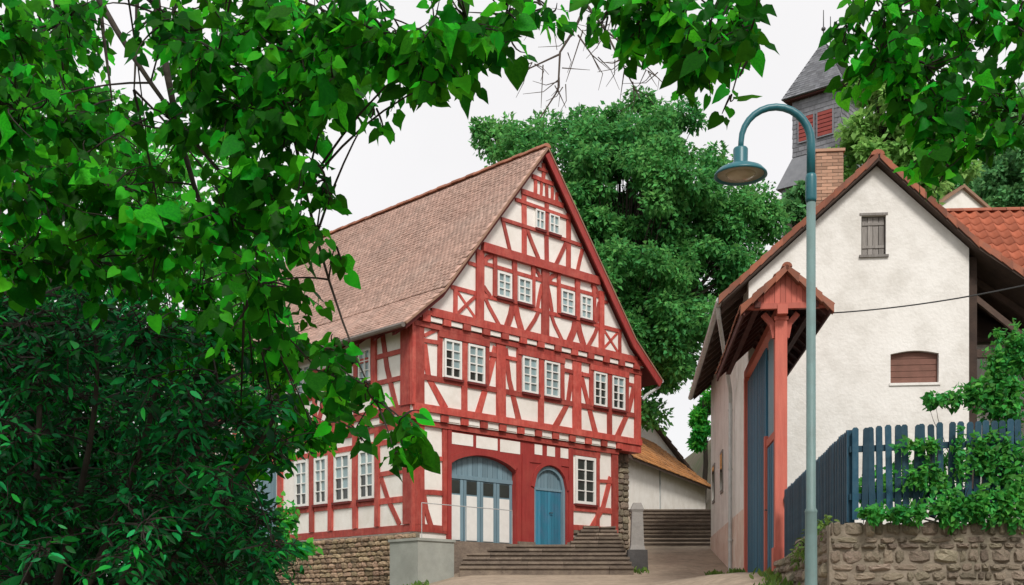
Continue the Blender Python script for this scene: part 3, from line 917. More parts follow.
# chimney with its courses
def brick_stack(parent, x0, x1, y0, y1, z0, z1, h=.085, L=.27):
    q = MB()
    z = z0; r = 0
    while z < z1 - .01:
        for (fa, fb, fixed, ax) in ((x0, x1, y0, 0), (x0, x1, y1, 0), (y0, y1, x0, 1), (y0, y1, x1, 1)):
            a = fa - (L / 2 if r % 2 else 0)
            while a < fb - .01:
                aa, bb = max(a, fa) + .006, min(a + L, fb) - .006
                if bb - aa > .03:
                    s = -1 if fixed in (x0, y0) else 1
                    e = rnd.uniform(.008, .018)
                    if ax == 0: q.box(aa, bb, min(fixed, fixed + s * e), max(fixed, fixed + s * e), z + .006, z + h - .006)
                    else: q.box(min(fixed, fixed + s * e), max(fixed, fixed + s * e), aa, bb, z + .006, z + h - .006)
                a += L
        z += h; r += 1
    return q
cxp, czp = gpx(828, 155, 3.2)
ch = MB().box(cxp - .33, cxp + .33, 3.0, 3.6, zw(cxp) - .6, czp).build('chimney', 'mortar', white)
brick_stack(ch, cxp - .33, cxp + .33, 3.0, 3.6, zw(cxp) - .5, czp - .01).build('bricks', 'brick', ch, kind='stuff')
MB().box(cxp - .38, cxp + .38, 2.95, 3.65, czp, czp + .07).build('chimney_cap', 'brick', ch)
# gutter, bracket pipe and downpipe on the alley side
MB().tube([(-.66, -.28, zw(-.66) - .04), (-.66, WD, zw(-.66) - .1)], .075, 8).build('gutter', 'zinc', white)
MB().tube([(-.66, .1, zw(-.66) - .1), (-.63, .25, zw(-.66) - .3), (-.12, 3.0, 7.15), (-.1, 3.2, 6.9), (-.1, 3.3, 2.5)], .05, 8).build('downpipe', 'zinc', white)
for zc_ in (3.4, 5.2, 6.7):
    MB().tube([(-.1, 3.25, zc_), (-.1, 3.25, zc_ + .05)], .062, 8).build('pipe_clip', 'zinc', white)
for yy in np.arange(.2, WD, .9):
    fixn(MB().prism([(-.56, zw(-.56) - .28), (-.56, zw(-.56) - .17), (.1, zw(.1) - .17), (.1, zw(.1) - .3)], yy, yy + .13).build('rafter_foot', 'shed_wood', white))
for yy in (6.5, 9.5):
    wv = MB().box(-.03, .04, yy, yy + .8, 5.0, 6.2).build('window', 'old_wood', white)
    MB().box(-.04, -.03, yy + .07, yy + .37, 5.08, 6.12).build('pane', 'pane_dark', wv)
    MB().box(-.04, -.03, yy + .43, yy + .73, 5.08, 6.12).build('pane', 'pane_dark', wv)
# open lean-to shed under the long right slope
fixn(MB().prism([(4.8, 2.4), (8.3, 2.4), (8.3, zw(8.3) - .2), (4.95, zw(4.95) - .2), (4.8, zw(4.8) - .25)], 4.0, 4.12).build('shed_wall', 'shed_wood', white))
MB().box(8.2, 8.3, .1, 4.0, 2.4, zw(8.3) - .2).build('shed_wall', 'shed_wood', white)
for i in range(16):
    a = 4.82 + i * .21
    MB().box(a, a + .2, 3.96 - .008 * (i % 2), 3.999, 2.4, zw(a + .2) - .25).build('board', 'shed_wood', white)
for xx, yy in [(4.93, .05), (6.6, .05), (8.1, .05)]:
    MB().box(xx - .09, xx + .09, yy, yy + .18, 2.3, zw(xx) - .2).build('post', 'shed_wood', white)
for zz in (7.35, 6.2):
    MB().box(5.02, 8.2, .06, .2, zz - .09, zz + .09).build('tie_beam', 'shed_wood', white)
for p in ([(5.0, 6.3), (6.0, 7.3)], [(6.7, 6.3), (7.5, 7.2)], [(6.5, 6.3), (5.8, 7.2)], [(5.0, 8.6), (6.4, 7.4)]):
    fixn(MB().strip(p, .12, .08, .18).build('brace', 'shed_wood', white))
for yy in (.9, 1.9, 2.9):
    fixn(MB().strip([(4.85, zw(4.85) - .26), (4.95, zw(4.95) - .26), (8.3, zw(8.3) - .26)], .14, yy, yy + .1).build('rafter', 'shed_wood', white))

# ---------------------------------------------------------------- gateway with its little roof
gw = thing('gateway', 'red timber gateway with small tiled roof and tall blue plank gate', 'gateway', (WK[0], WK[1], 2.3), WANG)
GY = -5.45
CZ = 7.66                                # ridge of the canopy
def zc(x): return CZ - .90 * abs(x - .06)
def post(y, w, z0, z1, nm='post'):
    return MB().box(-w / 2, w / 2, y - w / 2, y + w / 2, z0, z1).build(nm, 'canopy_red', gw)
pf = post(GY, .21, 1.9, 6.86)
MB().box(-.14, .14, GY - .14, GY + .14, 1.9, 2.75).build('post_foot', 'canopy_red', pf)
MB().box(-.125, .125, GY - .125, GY + .125, 6.80, 6.862).build('capital', 'canopy_red', pf)
post(-.14, .2, 2.2, 6.86); post(-3.72, .16, 2.1, 5.0)
for s_ in (-1, 1):
    fixn(MB().strip([(s_ * .1, 6.5), (s_ * .15, 6.75), (s_ * .3, 6.93)], .1, GY - .05, GY + .05).build('bracket', 'canopy_red', pf))
MB().box(-.09, .09, GY - .3, .0, 6.865, 7.03).build('top_beam', 'canopy_red', gw)
for s_ in (-1, 1):
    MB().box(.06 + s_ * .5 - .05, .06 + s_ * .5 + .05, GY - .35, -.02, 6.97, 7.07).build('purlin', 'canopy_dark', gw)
MB().box(-.62, .74, GY - .28, GY - .18, 6.96, 7.06).build('gable_beam', 'canopy_red', gw)
for i in range(14):
    a = -.62 + i * .097
    b = a + .092
    if min(zc(a), zc(b)) - .09 > 7.075:
        fixn(MB().prism([(a, 7.062), (b, 7.062), (b, zc(b) - .085), (a, zc(a) - .085)], GY - .262 - .006 * (i % 2), GY - .2).build('gable_board', 'canopy_red', gw))
ex = [-.68, .06, .80]
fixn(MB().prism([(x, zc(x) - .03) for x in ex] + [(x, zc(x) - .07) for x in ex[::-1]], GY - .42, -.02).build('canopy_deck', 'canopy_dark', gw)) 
roof_tiles(gw, 'roof_tiles', 'verge_tile', -.72, -.72, .05, zc, GY - .42, -.03, tw=.2, ex=.2, tl=.3, th=.018)
roof_tiles(gw, 'roof_tiles', 'verge_tile', .84, .84, .07, zc, GY - .42, -.03, tw=.2, ex=.2, tl=.3, th=.018)
verge(-.74, .06, zc, GY - .42, gw, 4, .16, h=.11); verge(.86, .06, zc, GY - .42, gw, 4, .16, h=.11)
for s_ in (-1, 1):
    MB().box(.06 + s_ * .745 - .018, .06 + s_ * .745 + .018, GY - .4, -.03, zc(.8) - .17, zc(.8) - .03).build('fascia', 'canopy_dark', gw)
for i in range(10):
    yy = GY - .2 + i * .58
    for s_ in (-1, 1):
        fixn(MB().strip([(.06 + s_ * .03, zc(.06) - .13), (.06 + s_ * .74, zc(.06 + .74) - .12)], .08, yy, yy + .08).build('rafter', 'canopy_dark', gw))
i = 0
y = GY - .42
while y < -.4:
    if i == 0:
        arcp = [(.09 * math.cos(math.pi * j / 6), .08 * math.sin(math.pi * j / 6)) for j in range(7)]
        rt3 = fixn(MB().prism(arcp, 0, .36).build('ridge_tile', 'verge_tile', gw, local=True)); rt3.location = (.06, y, CZ - 2.3)
    else: inst(rt3, gw, (.06, y, CZ + (.01 if i % 2 else 0)))
    y += .34; i += 1
g1 = MB().box(.0, .05, -3.62, -.28, 2.26, 6.5).build('gate_leaf', 'gate_blue', gw)
for i in range(22):
    a = -3.6 + i * .15
    MB().box(-.035 - .004 * (i % 2), -.001, a + .006, a + .144, 2.24, 6.75).build('plank', 'gate_blue', g1)
g2 = MB().box(.0, .05, -5.3, -3.82, 2.16, 4.75).build('wicket_door', 'gate_blue', gw)
for i in range(9):
    a = -5.28 + i * .16
    MB().box(-.035 - .004 * (i % 2), -.001, a + .006, a + .152, 2.14, 4.75).build('plank', 'gate_blue', g2)
MB().box(-.05, .05, -5.32, -3.8, 4.78, 4.92).build('lintel', 'canopy_red', gw)
MB().box(-.012, .03, -5.3, -3.8, 4.93, 6.8).build('over_panel', 'blue_grey', gw)
MB().tube([(-.06, -4.0, 3.55), (-.1, -4.0, 3.55), (-.1, -4.14, 3.55)], .013, 6).build('door_handle', 'iron', g2)
bell = MB().lathe([(.0, -.05), (.09, -.03), (.11, .05), (.08, .14), (0.0, .17)], (.14, GY - .12, 3.55), 10).build('bell', 'iron', gw, True)

# ---------------------------------------------------------------- retaining wall, yard and fence
FC = (4.38, 15.0)
rw = thing('retaining_wall', 'rough brown rubble retaining wall under the blue picket fence', 'wall', (FC[0], FC[1], 1.0), WANG)
MB().box(-.285, 7.0, -.285, .3, .5, 2.72).build('wall_core', 'mortar', rw)
MB().prism([(-.18, 1.0), (5.0, 1.2), (5.0, 2.44), (-.18, 2.72)], -.28, .1, 'x').build('wall_core', 'mortar', rw)
stones(rw, lambda a, z: ((a, -.25, z), 0), -.27, 3.2, 1.5, 2.76, .15, 'stone', (.06, .19), (.08, .36), 290)
stones(rw, lambda a, z: ((-.25, 4.95 - a, z), -math.pi / 2), 0, 5.1, 1.4, 2.7, .18, 'stone', (.12, .22), (.2, .5), 150, skip=lambda a, z: z > 2.74 - .06 * (4.95 - a) or z < zg(FC[0], FC[1] + 4.95 - a) - .1)
yd = MB()
yd.box(.25, 9.5, .25, 11.3, 1.0, 2.7)
yo = yd.build('yard', 'soil'); yo.location = (FC[0], FC[1], 0); yo.rotation_euler = (0, 0, WANG); tag(yo, kind='structure')
fence = thing('picket_fence', 'dark blue wooden picket fence on top of the rubble wall', 'fence', (FC[0], FC[1], 2.72), WANG)
pk = MB().prism([(-.04, 0), (.04, 0), (.04, 1.175), (.02, 1.2), (-.02, 1.2), (-.04, 1.175)], -.011, .011).build('picket', 'fence_blue', fence, local=True)
fixn(pk)
pk.location = (.09, -.03, .08)
for i in range(1, 49):
    inst(pk, fence, (.09 + i * .108 + rnd.uniform(-.01, .01), -.03 + rnd.uniform(-.004, .004), 2.80 + .004 * i + rnd.uniform(-.012, .012)), (0, R(rnd.uniform(-2.0, 2.0)), R(rnd.uniform(-4, 4))))
for i in range(46):
    inst(pk, fence, (-.0 - .0022 * i, .06 + i * .113, 2.78 - .0055 * i + rnd.uniform(-.012, .012)), (0, R(rnd.uniform(-1, 1)), R(-90)))
for zz in (3.1, 3.72):
    q = MB(); q.add([(.02, -.012, zz - .04), (5.4, -.012, zz + .14), (5.4, .03, zz + .14), (.02, .03, zz - .04), (.02, -.012, zz + .04), (5.4, -.012, zz + .22), (5.4, .03, zz + .22), (.02, .03, zz + .04)],
                 [(0, 3, 2, 1), (4, 5, 6, 7), (0, 1, 5, 4), (1, 2, 6, 5), (2, 3, 7, 6), (3, 0, 4, 7)])
    q.build('rail', 'fence_blue', fence)
    q = MB(); q.add([(.015, .05, zz - .05), (.05, .05, zz - .05), (-.05, 5.2, zz - .31), (-.09, 5.2, zz - .31), (.015, .05, zz + .03), (.05, .05, zz + .03), (-.05, 5.2, zz - .23), (-.09, 5.2, zz - .23)],
                 [(0, 3, 2, 1), (4, 5, 6, 7), (0, 1, 5, 4), (1, 2, 6, 5), (2, 3, 7, 6), (3, 0, 4, 7)])
    q.build('rail', 'fence_blue', fence)
for x, y, z in [(.05, .05, 2.7), (2.0, .08, 2.7), (4.2, .08, 2.7), (.02, 2.5, 2.5), (-.05, 5.1, 2.35)]:
    MB().box(x - .045, x + .045, y - .01, y + .08, z, z + 1.28).build('post', 'fence_blue', fence)

# ---------------------------------------------------------------- street lamp
LX, LY = (811 - CX) * 12 / F, 12.0
lz = zg(LX, LY)
lamp = thing('street_lamp', 'tall grey green street lamp with teal curved arm and round shade', 'street lamp', (LX, LY, lz))
ZL = lambda py: ZC + (HY - py) * LY / F
MB().lathe([(.085, lz - .2), (.085, lz + .6), (.066, lz + .66), (.062, ZL(514)), (.064, ZL(513)), (.068, ZL(511)), (.050, ZL(508)), (.047, ZL(200))], (0, 0, 0), 16).build('pole', 'lamp_grey', lamp, True)
MB().lathe([(.053, ZL(202)), (.058, ZL(199)), (.058, ZL(178)), (.053, ZL(175)), (.045, ZL(174))], (0, 0, 0), 16).build('collar', 'lamp_teal', lamp, True)
ra = .365
top = ZL(107) - ra
pts = [(0, 0, ZL(176)), (0, 0, top)]
for i in range(1, 15):
    t = math.pi * i / 14
    pts.append((-ra + ra * math.cos(t), 0, top + ra * math.sin(t)))
pts.append((-2 * ra - .005, 0, ZL(150)))
MB().tube(pts, [.045, .044] + [.043 - .001 * i for i in range(15)], 12).build('curved_arm', 'lamp_teal', lamp, True)
hd = MB().lathe([(.035, 0), (.07, -.012), (.078, -.03), (.075, -.17), (.09, -.2), (.06, -.215)], (-2 * ra - .005, 0, ZL(147)), 16).build('lamp_socket', 'lamp_teal', lamp, True)
hz = ZL(167)
shp = (-2 * ra - .005, 0, hz)
sh = MB().lathe([(.06, .03), (.14, .012), (.23, -.03), (.272, -.075), (.276, -.095), (.262, -.098), (.255, -.085), (.2, -.05), (.1, -.04), (.02, -.04)], shp, 28).build('lamp_shade', 'lamp_teal', lamp, True)
MB().lathe([(.24, -.077), (.238, -.072), (.15, -.046), (.13, -.052)], shp, 28).build('reflector', 'lamp_inner', sh, True)
MB().lathe([(.16, -.05), (.158, -.075), (.13, -.105), (.08, -.12), (.02, -.125)], shp, 24).build('lens', 'lamp_lens', sh, True)
# overhead cable from the gateway towards the right
ca = Vector((WK[0] + .35, WK[1] + GY * .9952 - .2, 6.9)); cb = P(1120, 262, 16.5)
cp = []
for i in range(25):
    t = i / 24
    p = ca.lerp(cb, t); p.z -= .12 * 4 * t * (1 - t)
    cp.append(p)
tag(MB().tube(cp, .012, 5).build('overhead_cable', 'cable'), 'thin dark overhead cable running from gateway across the white gable', 'cable')
ps = thing('cable_pole', 'wooden pole carrying the overhead cable right of the yard', 'pole', (cb.x, cb.y, zg(cb.x, cb.y)))
MB().tube([(0, 0, zg(cb.x, cb.y) - .3), (0, 0, cb.z + .4)], [.11, .08], 10).build('shaft', 'old_wood', ps)
MB().lathe([(.03, 0), (.05, .03), (.035, .08), (.05, .1), (.02, .13)], (0, -.1, cb.z - .1), 8).build('insulator', 'white_paint', ps)

# ---------------------------------------------------------------- red tiled building right behind, hillside house
tb = thing('tiled_barn', 'barn behind the white house with bright red pantile roof', 'barn', (10.2, 31.5, 3.0), R(-3))
TZ, TE = 12.5, 8.1
def zt_(y): return TZ - (TZ - TE) / 4.2 * abs(y - 0)
fixn(MB().prism([(-3.9, 2.0), (3.9, 2.0), (3.9, TE - .1), (0, TZ - .35), (-3.9, TE - .1)], 0, 10, 'x').build('wall', 'plaster_house', tb))
fixn(MB().prism([(-4.2, TE), (0, TZ), (4.2, TE), (4.2, TE - .1), (0, TZ - .12), (-4.2, TE - .1)], -.2, 10.2, 'x').build('roof', 'shed_wood', tb))
# one pantile, shared
q = MB()
n = 6
W_, L_ = .30, .46
for j, yv in ((0, 0.0), (1, L_)):
    for i in range(n + 1):
        x = W_ * 1.06 * i / n
        z = .042 * math.cos(2 * math.pi * i / n * .98) + (.03 if j == 0 else 0)
        q.v.append((x, yv, z))
for i in range(n):
    q.f.append((i, i + 1, n + 2 + i, n + 1 + i))
o = len(q.v)
for i in range(n + 1):
    x, yv, z = q.v[i]; q.v.append((x, yv, z - .025))
for i in range(n):
    q.f.append((o + i, o + i + 1, i + 1, i))
pt = q.build('pantile', 'pan_tile', tb, True, local=True)
pitch = math.atan2(TZ - TE, 4.2)
first = True
rows = int(math.hypot(TZ - TE, 4.2) / .36)
for r in range(rows + 1):
    for c in range(26):
        d = r * .36
        yy = -d * math.cos(pitch); zz = TZ - d * math.sin(pitch)
        xw = 1.2 + c * W_
        # tiles that the photograph can show: the upper right part of the slope
        if xw < 1.2 or r > 10 and c < 4: continue
        loc = (xw, yy - .42 * math.cos(pitch), zz - .42 * math.sin(pitch) + .055)
        if first:
            pt.location = (loc[0], loc[1], loc[2] - 3.0); pt.rotation_euler = (pitch, 0, 0); first = False
        else:
            inst(pt, tb, loc, (pitch + rnd.uniform(-.01, .01), 0, rnd.uniform(-.01, .01)))
x = -.2
rr = None
while x < 10.2:
    if rr is None:
        arcp = [(.13 * math.cos(math.pi * i / 6), .11 * math.sin(math.pi * i / 6)) for i in range(7)]
        rr = fixn(MB().prism(arcp, 0, .4, 'x').build('ridge_tile', 'pan_tile', tb, local=True)); rr.location = (x, 0, TZ - 3.0)
    else: inst(rr, tb, (x, 0, TZ + .01))
    x += .38
hh = P(962, 204, 58)
hs_ = thing('hillside_house', 'small white house among hillside trees above the red barn roof', 'house', (hh.x, hh.y, zg(hh.x, hh.y)), R(12))
zb_ = zg(hh.x, hh.y)
fixn(MB().prism([(-1.6, zb_ - .5), (1.6, zb_ - .5), (1.6, hh.z - .3), (0, hh.z + .8), (-1.6, hh.z - .3)], 0, 6).build('wall', 'plaster', hs_))
fixn(MB().prism([(-1.9, hh.z - .4), (0, hh.z + .95), (1.9, hh.z - .4), (1.9, hh.z - .55), (0, hh.z + .78), (-1.9, hh.z - .55)], -.2, 6.2).build('roof', 'brown_tile', hs_))
wv = MB().box(-.45, .45, -.03, .02, hh.z - 1.6, hh.z - .5).build('window', 'white_paint', hs_)
MB().box(-.38, .38, -.04, -.028, hh.z - 1.53, hh.z - .57).build('pane', 'pane_dark', wv)

# ---------------------------------------------------------------- outbuildings at the end of the alley
ob = thing('outbuilding', 'low white outbuilding with mossy orange tiled roof at the alley end', 'outbuilding', (4.78, 44, 5.2), math.atan2(.91, .41))
# local x runs away along the wall, local -y looks at the alley
fixn(MB().box(-1.5, 10.2, 0, 4.5, 4.6, 7.62).build('wall', 'plaster', ob))
for xx in (2.9,):
    MB().box(xx, xx + .09, -.05, .0, 5.2, 7.5).build('downpipe', 'zinc', ob)
def zo(y): return 7.62 + .78 * y if y < 2.6 else 7.62 + .78 * 2.6 - .78 * (y - 2.6)
fixn(MB().prism([(-.4, zo(-.4)), (2.6, zo(2.6)), (5.2, zo(5.2)), (5.2, zo(5.2) - .12), (2.6, zo(2.6) - .14), (-.4, zo(-.4) - .12)], -1.8, 10.5, 'x').build('roof', 'shed_wood', ob))
q = MB()
r = 0
yy = -.45
while yy < 2.55:
    x = -1.8 + (r % 2) * .11
    while x < 10.4:
        l = rnd.uniform(.03, .05)
        q.add([(x, yy, zo(yy) + l + .02), (x + .21, yy, zo(yy) + l + .02), (x + .21, yy + .4, zo(min(2.6, yy + .4)) + .012), (x, yy + .4, zo(min(2.6, yy + .4)) + .012), (x, yy, zo(yy) + l - .02), (x + .21, yy, zo(yy) + l - .02)],
              [(0, 1, 2, 3), (4, 5, 1, 0)])
        x += .22
    yy += .24; r += 1
q.build('roof_tiles', 'orange_tile', ob, kind='stuff')
ob2 = thing('outbuilding', 'weathered brown roofed shed rising behind the low white outbuilding', 'outbuilding', (5.3, 54, 5.0), R(30))
fixn(MB().prism([(-3.5, 4.6), (3.5, 4.6), (3.5, 8.6), (0, 12.0), (-3.5, 8.6)], 0, 6).build('wall', 'plaster', ob2))
def zo2(x): return 12.15 - .97 * abs(x)
fixn(MB().prism([(-3.9, zo2(-3.9)), (0, 12.15), (3.9, zo2(3.9)), (3.9, zo2(3.9) - .14), (0, 12.0), (-3.9, zo2(-3.9) - .14)], -.3, 6.3).build('roof', 'shed_wood', ob2))
roof_tiles(ob2, 'roof_tiles', 'brown_tile', -3.95, -3.95, -.02, zo2, -.3, 6.3, tw=.25, ex=.25, tl=.4)
roof_tiles(ob2, 'roof_tiles', 'brown_tile', 3.95, 3.95, .02, zo2, -.3, 6.3, tw=.25, ex=.25, tl=.4)
wv = MB().box(-.4, .4, -.03, .02, 8.2, 9.2).build('window', 'white_paint', ob2)
MB().box(-.33, .33, -.04, -.028, 8.27, 9.13).build('pane', 'pane_dark', wv)

# ---------------------------------------------------------------- church tower
CY_ = 60.0
cc = P(827, 150, CY_)
cb_ = zg(cc.x, CY_)
ct = thing('church_tower', 'grey slate church tower with steep hipped roof and red louvred belfry openings', 'church tower', (cc.x, CY_, cb_), R(50))
zpx = lambda py: ZC + (HY - py) * CY_ / F
hw = 1.3
z_e, z_s = zpx(104), zpx(160)
MB().box(-hw, hw, -hw, hw, z_s - .6, z_e).build('belfry', 'slate_wall', ct)
lw_ = hw + .42
MB().box(-lw_, lw_, -lw_, lw_, cb_ - 1, z_s - 1.5).build('shaft', 'slate_wall', ct)
q = MB()
a, b = lw_ + .22, hw + .02
q.add([(-a, -a, z_s - 1.65), (a, -a, z_s - 1.65), (a, a, z_s - 1.65), (-a, a, z_s - 1.65), (-b, -b, z_s), (b, -b, z_s), (b, b, z_s), (-b, b, z_s)],
      [(0, 1, 5, 4), (1, 2, 6, 5), (2, 3, 7, 6), (3, 0, 4, 7), (3, 2, 1, 0)])
q.build('skirt_roof', 'slate', ct)
# slates on the belfry walls, row by row
q = MB()
z = z_s + .05
r = 0
while z < z_e - .1:
    for s_ in (0, 1, 2, 3):
        x = -hw + (r % 2) * .15
        while x < hw - .04:
            b_ = min(x + .29, hw)
            e0, e1 = .03, .008
            if s_ == 0: vs = [(x, -hw - e0, z), (b_, -hw - e0, z), (b_, -hw - e1, z + .27), (x, -hw - e1, z + .27)]
            if s_ == 1: vs = [(hw + e0, x, z), (hw + e0, b_, z), (hw + e1, b_, z + .27), (hw + e1, x, z + .27)]
            if s_ == 2: vs = [(b_, hw + e0, z), (x, hw + e0, z), (x, hw + e1, z + .27), (b_, hw + e1, z + .27)]
            if s_ == 3: vs = [(-hw - e0, b_, z), (-hw - e0, x, z), (-hw - e1, x, z + .27), (-hw - e1, b_, z + .27)]
            q.add(vs, [(0, 1, 2, 3)])
            x += .3
    z += .24; r += 1
q.build('wall_slates', 'slate_wall', ct, kind='stuff')
# belfry openings with louvres
for s_ in (1,):
    for xo in (-.52, .52):
        wz0, wz1 = zpx(146), zpx(122)
        mb = MB()
        def rbox(mb, x0, x1, d0, d1, z0, z1):
            if s_ == 0: mb.box(x0, x1, -hw - d1, -hw - d0, z0, z1)
            else: mb.box(-hw - d1, -hw - d0, x0, x1, z0, z1)
        rbox(mb, xo - .42, xo + .42, .03, .06, wz0, wz1)
        bo = mb.build('belfry_opening', 'canopy_dark', ct)
        mb = MB()
        for u0, u1, v0, v1 in ((-.46, -.4, wz0, wz1), (.4, .46, wz0, wz1), (-.46, .46, wz0 - .06, wz0), (-.46, .46, wz1, wz1 + .06)):
            rbox(mb, xo + u0, xo + u1, .03, .10, v0, v1)
        mb.build('frame', 'slate_wall', bo)
        for k in range(6):
            mb = MB()
            zz = wz0 + (wz1 - wz0) * k / 6
            rbox(mb, xo - .4, xo + .4, .06, .09 + .002 * k, zz + .02, zz + (wz1 - wz0) / 6 - .02)
            mb.build('louvre', 'louver_red', bo)
MB().box(-hw - .3, hw + .3, -hw - .3, hw + .3, z_e, z_e + .12).build('eaves_board', 'canopy_dark', ct)
# steep hipped roof with a short ridge and two finials
z_t = zpx(44)
er, rl_ = hw + .42, .42
q = MB().add([(-er, -er, z_e + .1), (er, -er, z_e + .1), (er, er, z_e + .1), (-er, er, z_e + .1), (-rl_, 0, z_t), (rl_, 0, z_t)],
             [(0, 1, 5, 4), (1, 2, 5), (2, 3, 4, 5), (3, 0, 4), (3, 2, 1, 0)])
fixn(q.build('spire_roof', 'slate', ct))
q = MB()
lv = 22
E4 = [Vector((-er, -er, z_e + .1)), Vector((er, -er, z_e + .1)), Vector((er, er, z_e + .1)), Vector((-er, er, z_e + .1))]
T4 = [Vector((-rl_, 0, z_t)), Vector((rl_, 0, z_t)), Vector((rl_, 0, z_t)), Vector((-rl_, 0, z_t))]
for k in range(lv):
    A = [a_.lerp(b_, k / lv) for a_, b_ in zip(E4, T4)]
    B = [a_.lerp(b_, min(1, (k + 1.3) / lv)) for a_, b_ in zip(E4, T4)]
    for i in range(4):
        a0, a1, b0, b1 = A[i], A[(i + 1) % 4], B[i], B[(i + 1) % 4]
        out = (a1 - a0).cross(b0 - a0)
        if out.length < 1e-6: continue
        out.normalize()
        n_ = max(1, int((a1 - a0).length / .26))
        for c in range(n_):
            sh_ = (.5 / n_ if k % 2 else 0)
            c0, c1 = min(1, c / n_ + sh_), min(1, (c + .96) / n_ + sh_)
            q.add([tuple(a0.lerp(a1, c0) + out * .045), tuple(a0.lerp(a1, c1) + out * .045), tuple(b0.lerp(b1, c1) + out * .014), tuple(b0.lerp(b1, c0) + out * .014)], [(0, 1, 2, 3)])
q.build('roof_slates', 'slate', ct, kind='stuff')
for x in (-rl_, rl_):
    fn = MB().tube([(x, 0, z_t - .1), (x, 0, z_t + 1.6)], [.04, .02], 6).build('finial', 'iron', ct)
    MB().lathe([(.02, -.12), (.1, -.06), (.12, 0), (.1, .06), (.02, .12)], (x, 0, z_t + .62), 10).build('finial_ball', 'iron', fn, True)

# ---------------------------------------------------------------- vegetation
def heart_leaf():
    M = [(0, 0), (0, .18), (0, .42), (0, .72), (0, 1.12)]
    A = [(.19, -.12), (.39, -.03), (.48, .18), (.43, .45), (.26, .75)]
    v = M + A + [(-x, y) for x, y in A]
    v = np.array([(x, y, .22 * abs(x) - .2 * y * y - .35 * x * x + .06 * math.sin(8 * y + 5 * x)) for x, y in v])
    f = []
    for k in range(4):
        f += [(k, 5 + k, 6 + k, k + 1), (k, k + 1, 11 + k, 10 + k)]
    return v, np.array(f)
def long_leaf():
    M = [(0, 0), (0, .33), (0, .68), (0, 1.0)]
    A = [(.10, .1), (.19, .36), (.16, .66), (.05, .9)]
    v = [(x, y) for x, y in M] + [(x, y) for x, y in A] + [(-x, y) for x, y in A]
    v = np.array([(x, y, .3 * abs(x) - .2 * y * y) for x, y in v])
    f = [(0, 4, 5, 1), (1, 5, 6, 2), (2, 6, 7, 3), (0, 1, 9, 8), (1, 2, 10, 9), (2, 3, 11, 10)]
    return v, np.array(f)
def card_leaf():
    v = np.array([(0, 0, 0), (.32, .45, .08), (0, 1, -.1), (-.32, .45, .08)])
    return v, np.array([(0, 1, 2, 3)])
HEART, LONG, CARD = heart_leaf(), long_leaf(), card_leaf()

def unit(a):
    return a / np.maximum(np.linalg.norm(a, axis=1, keepdims=True), 1e-9)
def frames(d, n):
    d = unit(d); n = n - d * (n * d).sum(1, keepdims=True); n = unit(n)
    return np.cross(d, n), d, n
def leaf_arrays(T, pos, d, n, size):
    tv, tf = T
    x, y, z = frames(d, n)
    wx = nrs.uniform(.72, 1.12, len(pos))[:, None, None]; wz = nrs.uniform(-.4, 2.4, len(pos))[:, None, None]
    V = pos[:, None, :] + size[:, None, None] * (wx * tv[None, :, 0:1] * x[:, None, :] + tv[None, :, 1:2] * y[:, None, :] + wz * tv[None, :, 2:3] * z[:, None, :])
    Fq = tf[None] + (np.arange(len(pos)) * len(tv))[:, None, None]
    return V.reshape(-1, 3), Fq.reshape(-1, tf.shape[1])
def foliage(parent, name, T, pos, d, n, size, m, base):
    V, Fq = leaf_arrays(T, pos - np.array(base), d, n, size)
    return mesh_np(name, V, Fq, m, parent, smooth=len(T[0]) > 4, kind='stuff')
def single_leaves(parent, T, pos, d, n, size, m, base, name='leaf', count=300, pxmin=9):
    """the leaves that show largest in view become objects of their own; returns the mask of the rest"""
    u = CX + F * pos[:, 0] / pos[:, 1]; w = HY - F * (pos[:, 2] - ZC) / pos[:, 1]
    s = size * F / pos[:, 1]
    s = np.where((u > -8) & (u < 1032) & (w > -8) & (w < 593), s, 0)
    occ = pos[:, 1] * .001
    order = np.argsort(-(s - occ))[:count]
    order = [i for i in order if s[i] > pxmin]
    mv, mf = T
    me = bpy.data.meshes.new(name)
    me.from_pydata([tuple(p) for p in mv], [], [tuple(f) for f in mf])
    me.polygons.foreach_set('use_smooth', [True] * len(me.polygons))
    me.materials.append(MATS[m])
    x, y, z = frames(d[order], n[order])
    for k, i in enumerate(order):
        o = bpy.data.objects.new(name, me)
        col.objects.link(o)
        o.parent = parent
        M = Matrix(((x[k][0], y[k][0], z[k][0], pos[i][0] - base[0]), (x[k][1], y[k][1], z[k][1], pos[i][1] - base[1]), (x[k][2], y[k][2], z[k][2], pos[i][2] - base[2]), (0, 0, 0, 1)))
        o.matrix_local = M @ Matrix.Diagonal((size[i] * rnd.uniform(.72, 1.12), size[i], size[i] * rnd.choice((-.4, .5, 1, 1.6, 2.4)), 1))
    mask = np.ones(len(pos), bool); mask[order] = False
    return mask

def bez(a, b, c, n):
    a, b, c = Vector(a), Vector(b), Vector(c)
    return [a * (1 - t) ** 2 + b * 2 * t * (1 - t) + c * t * t for t in [i / n for i in range(n + 1)]]

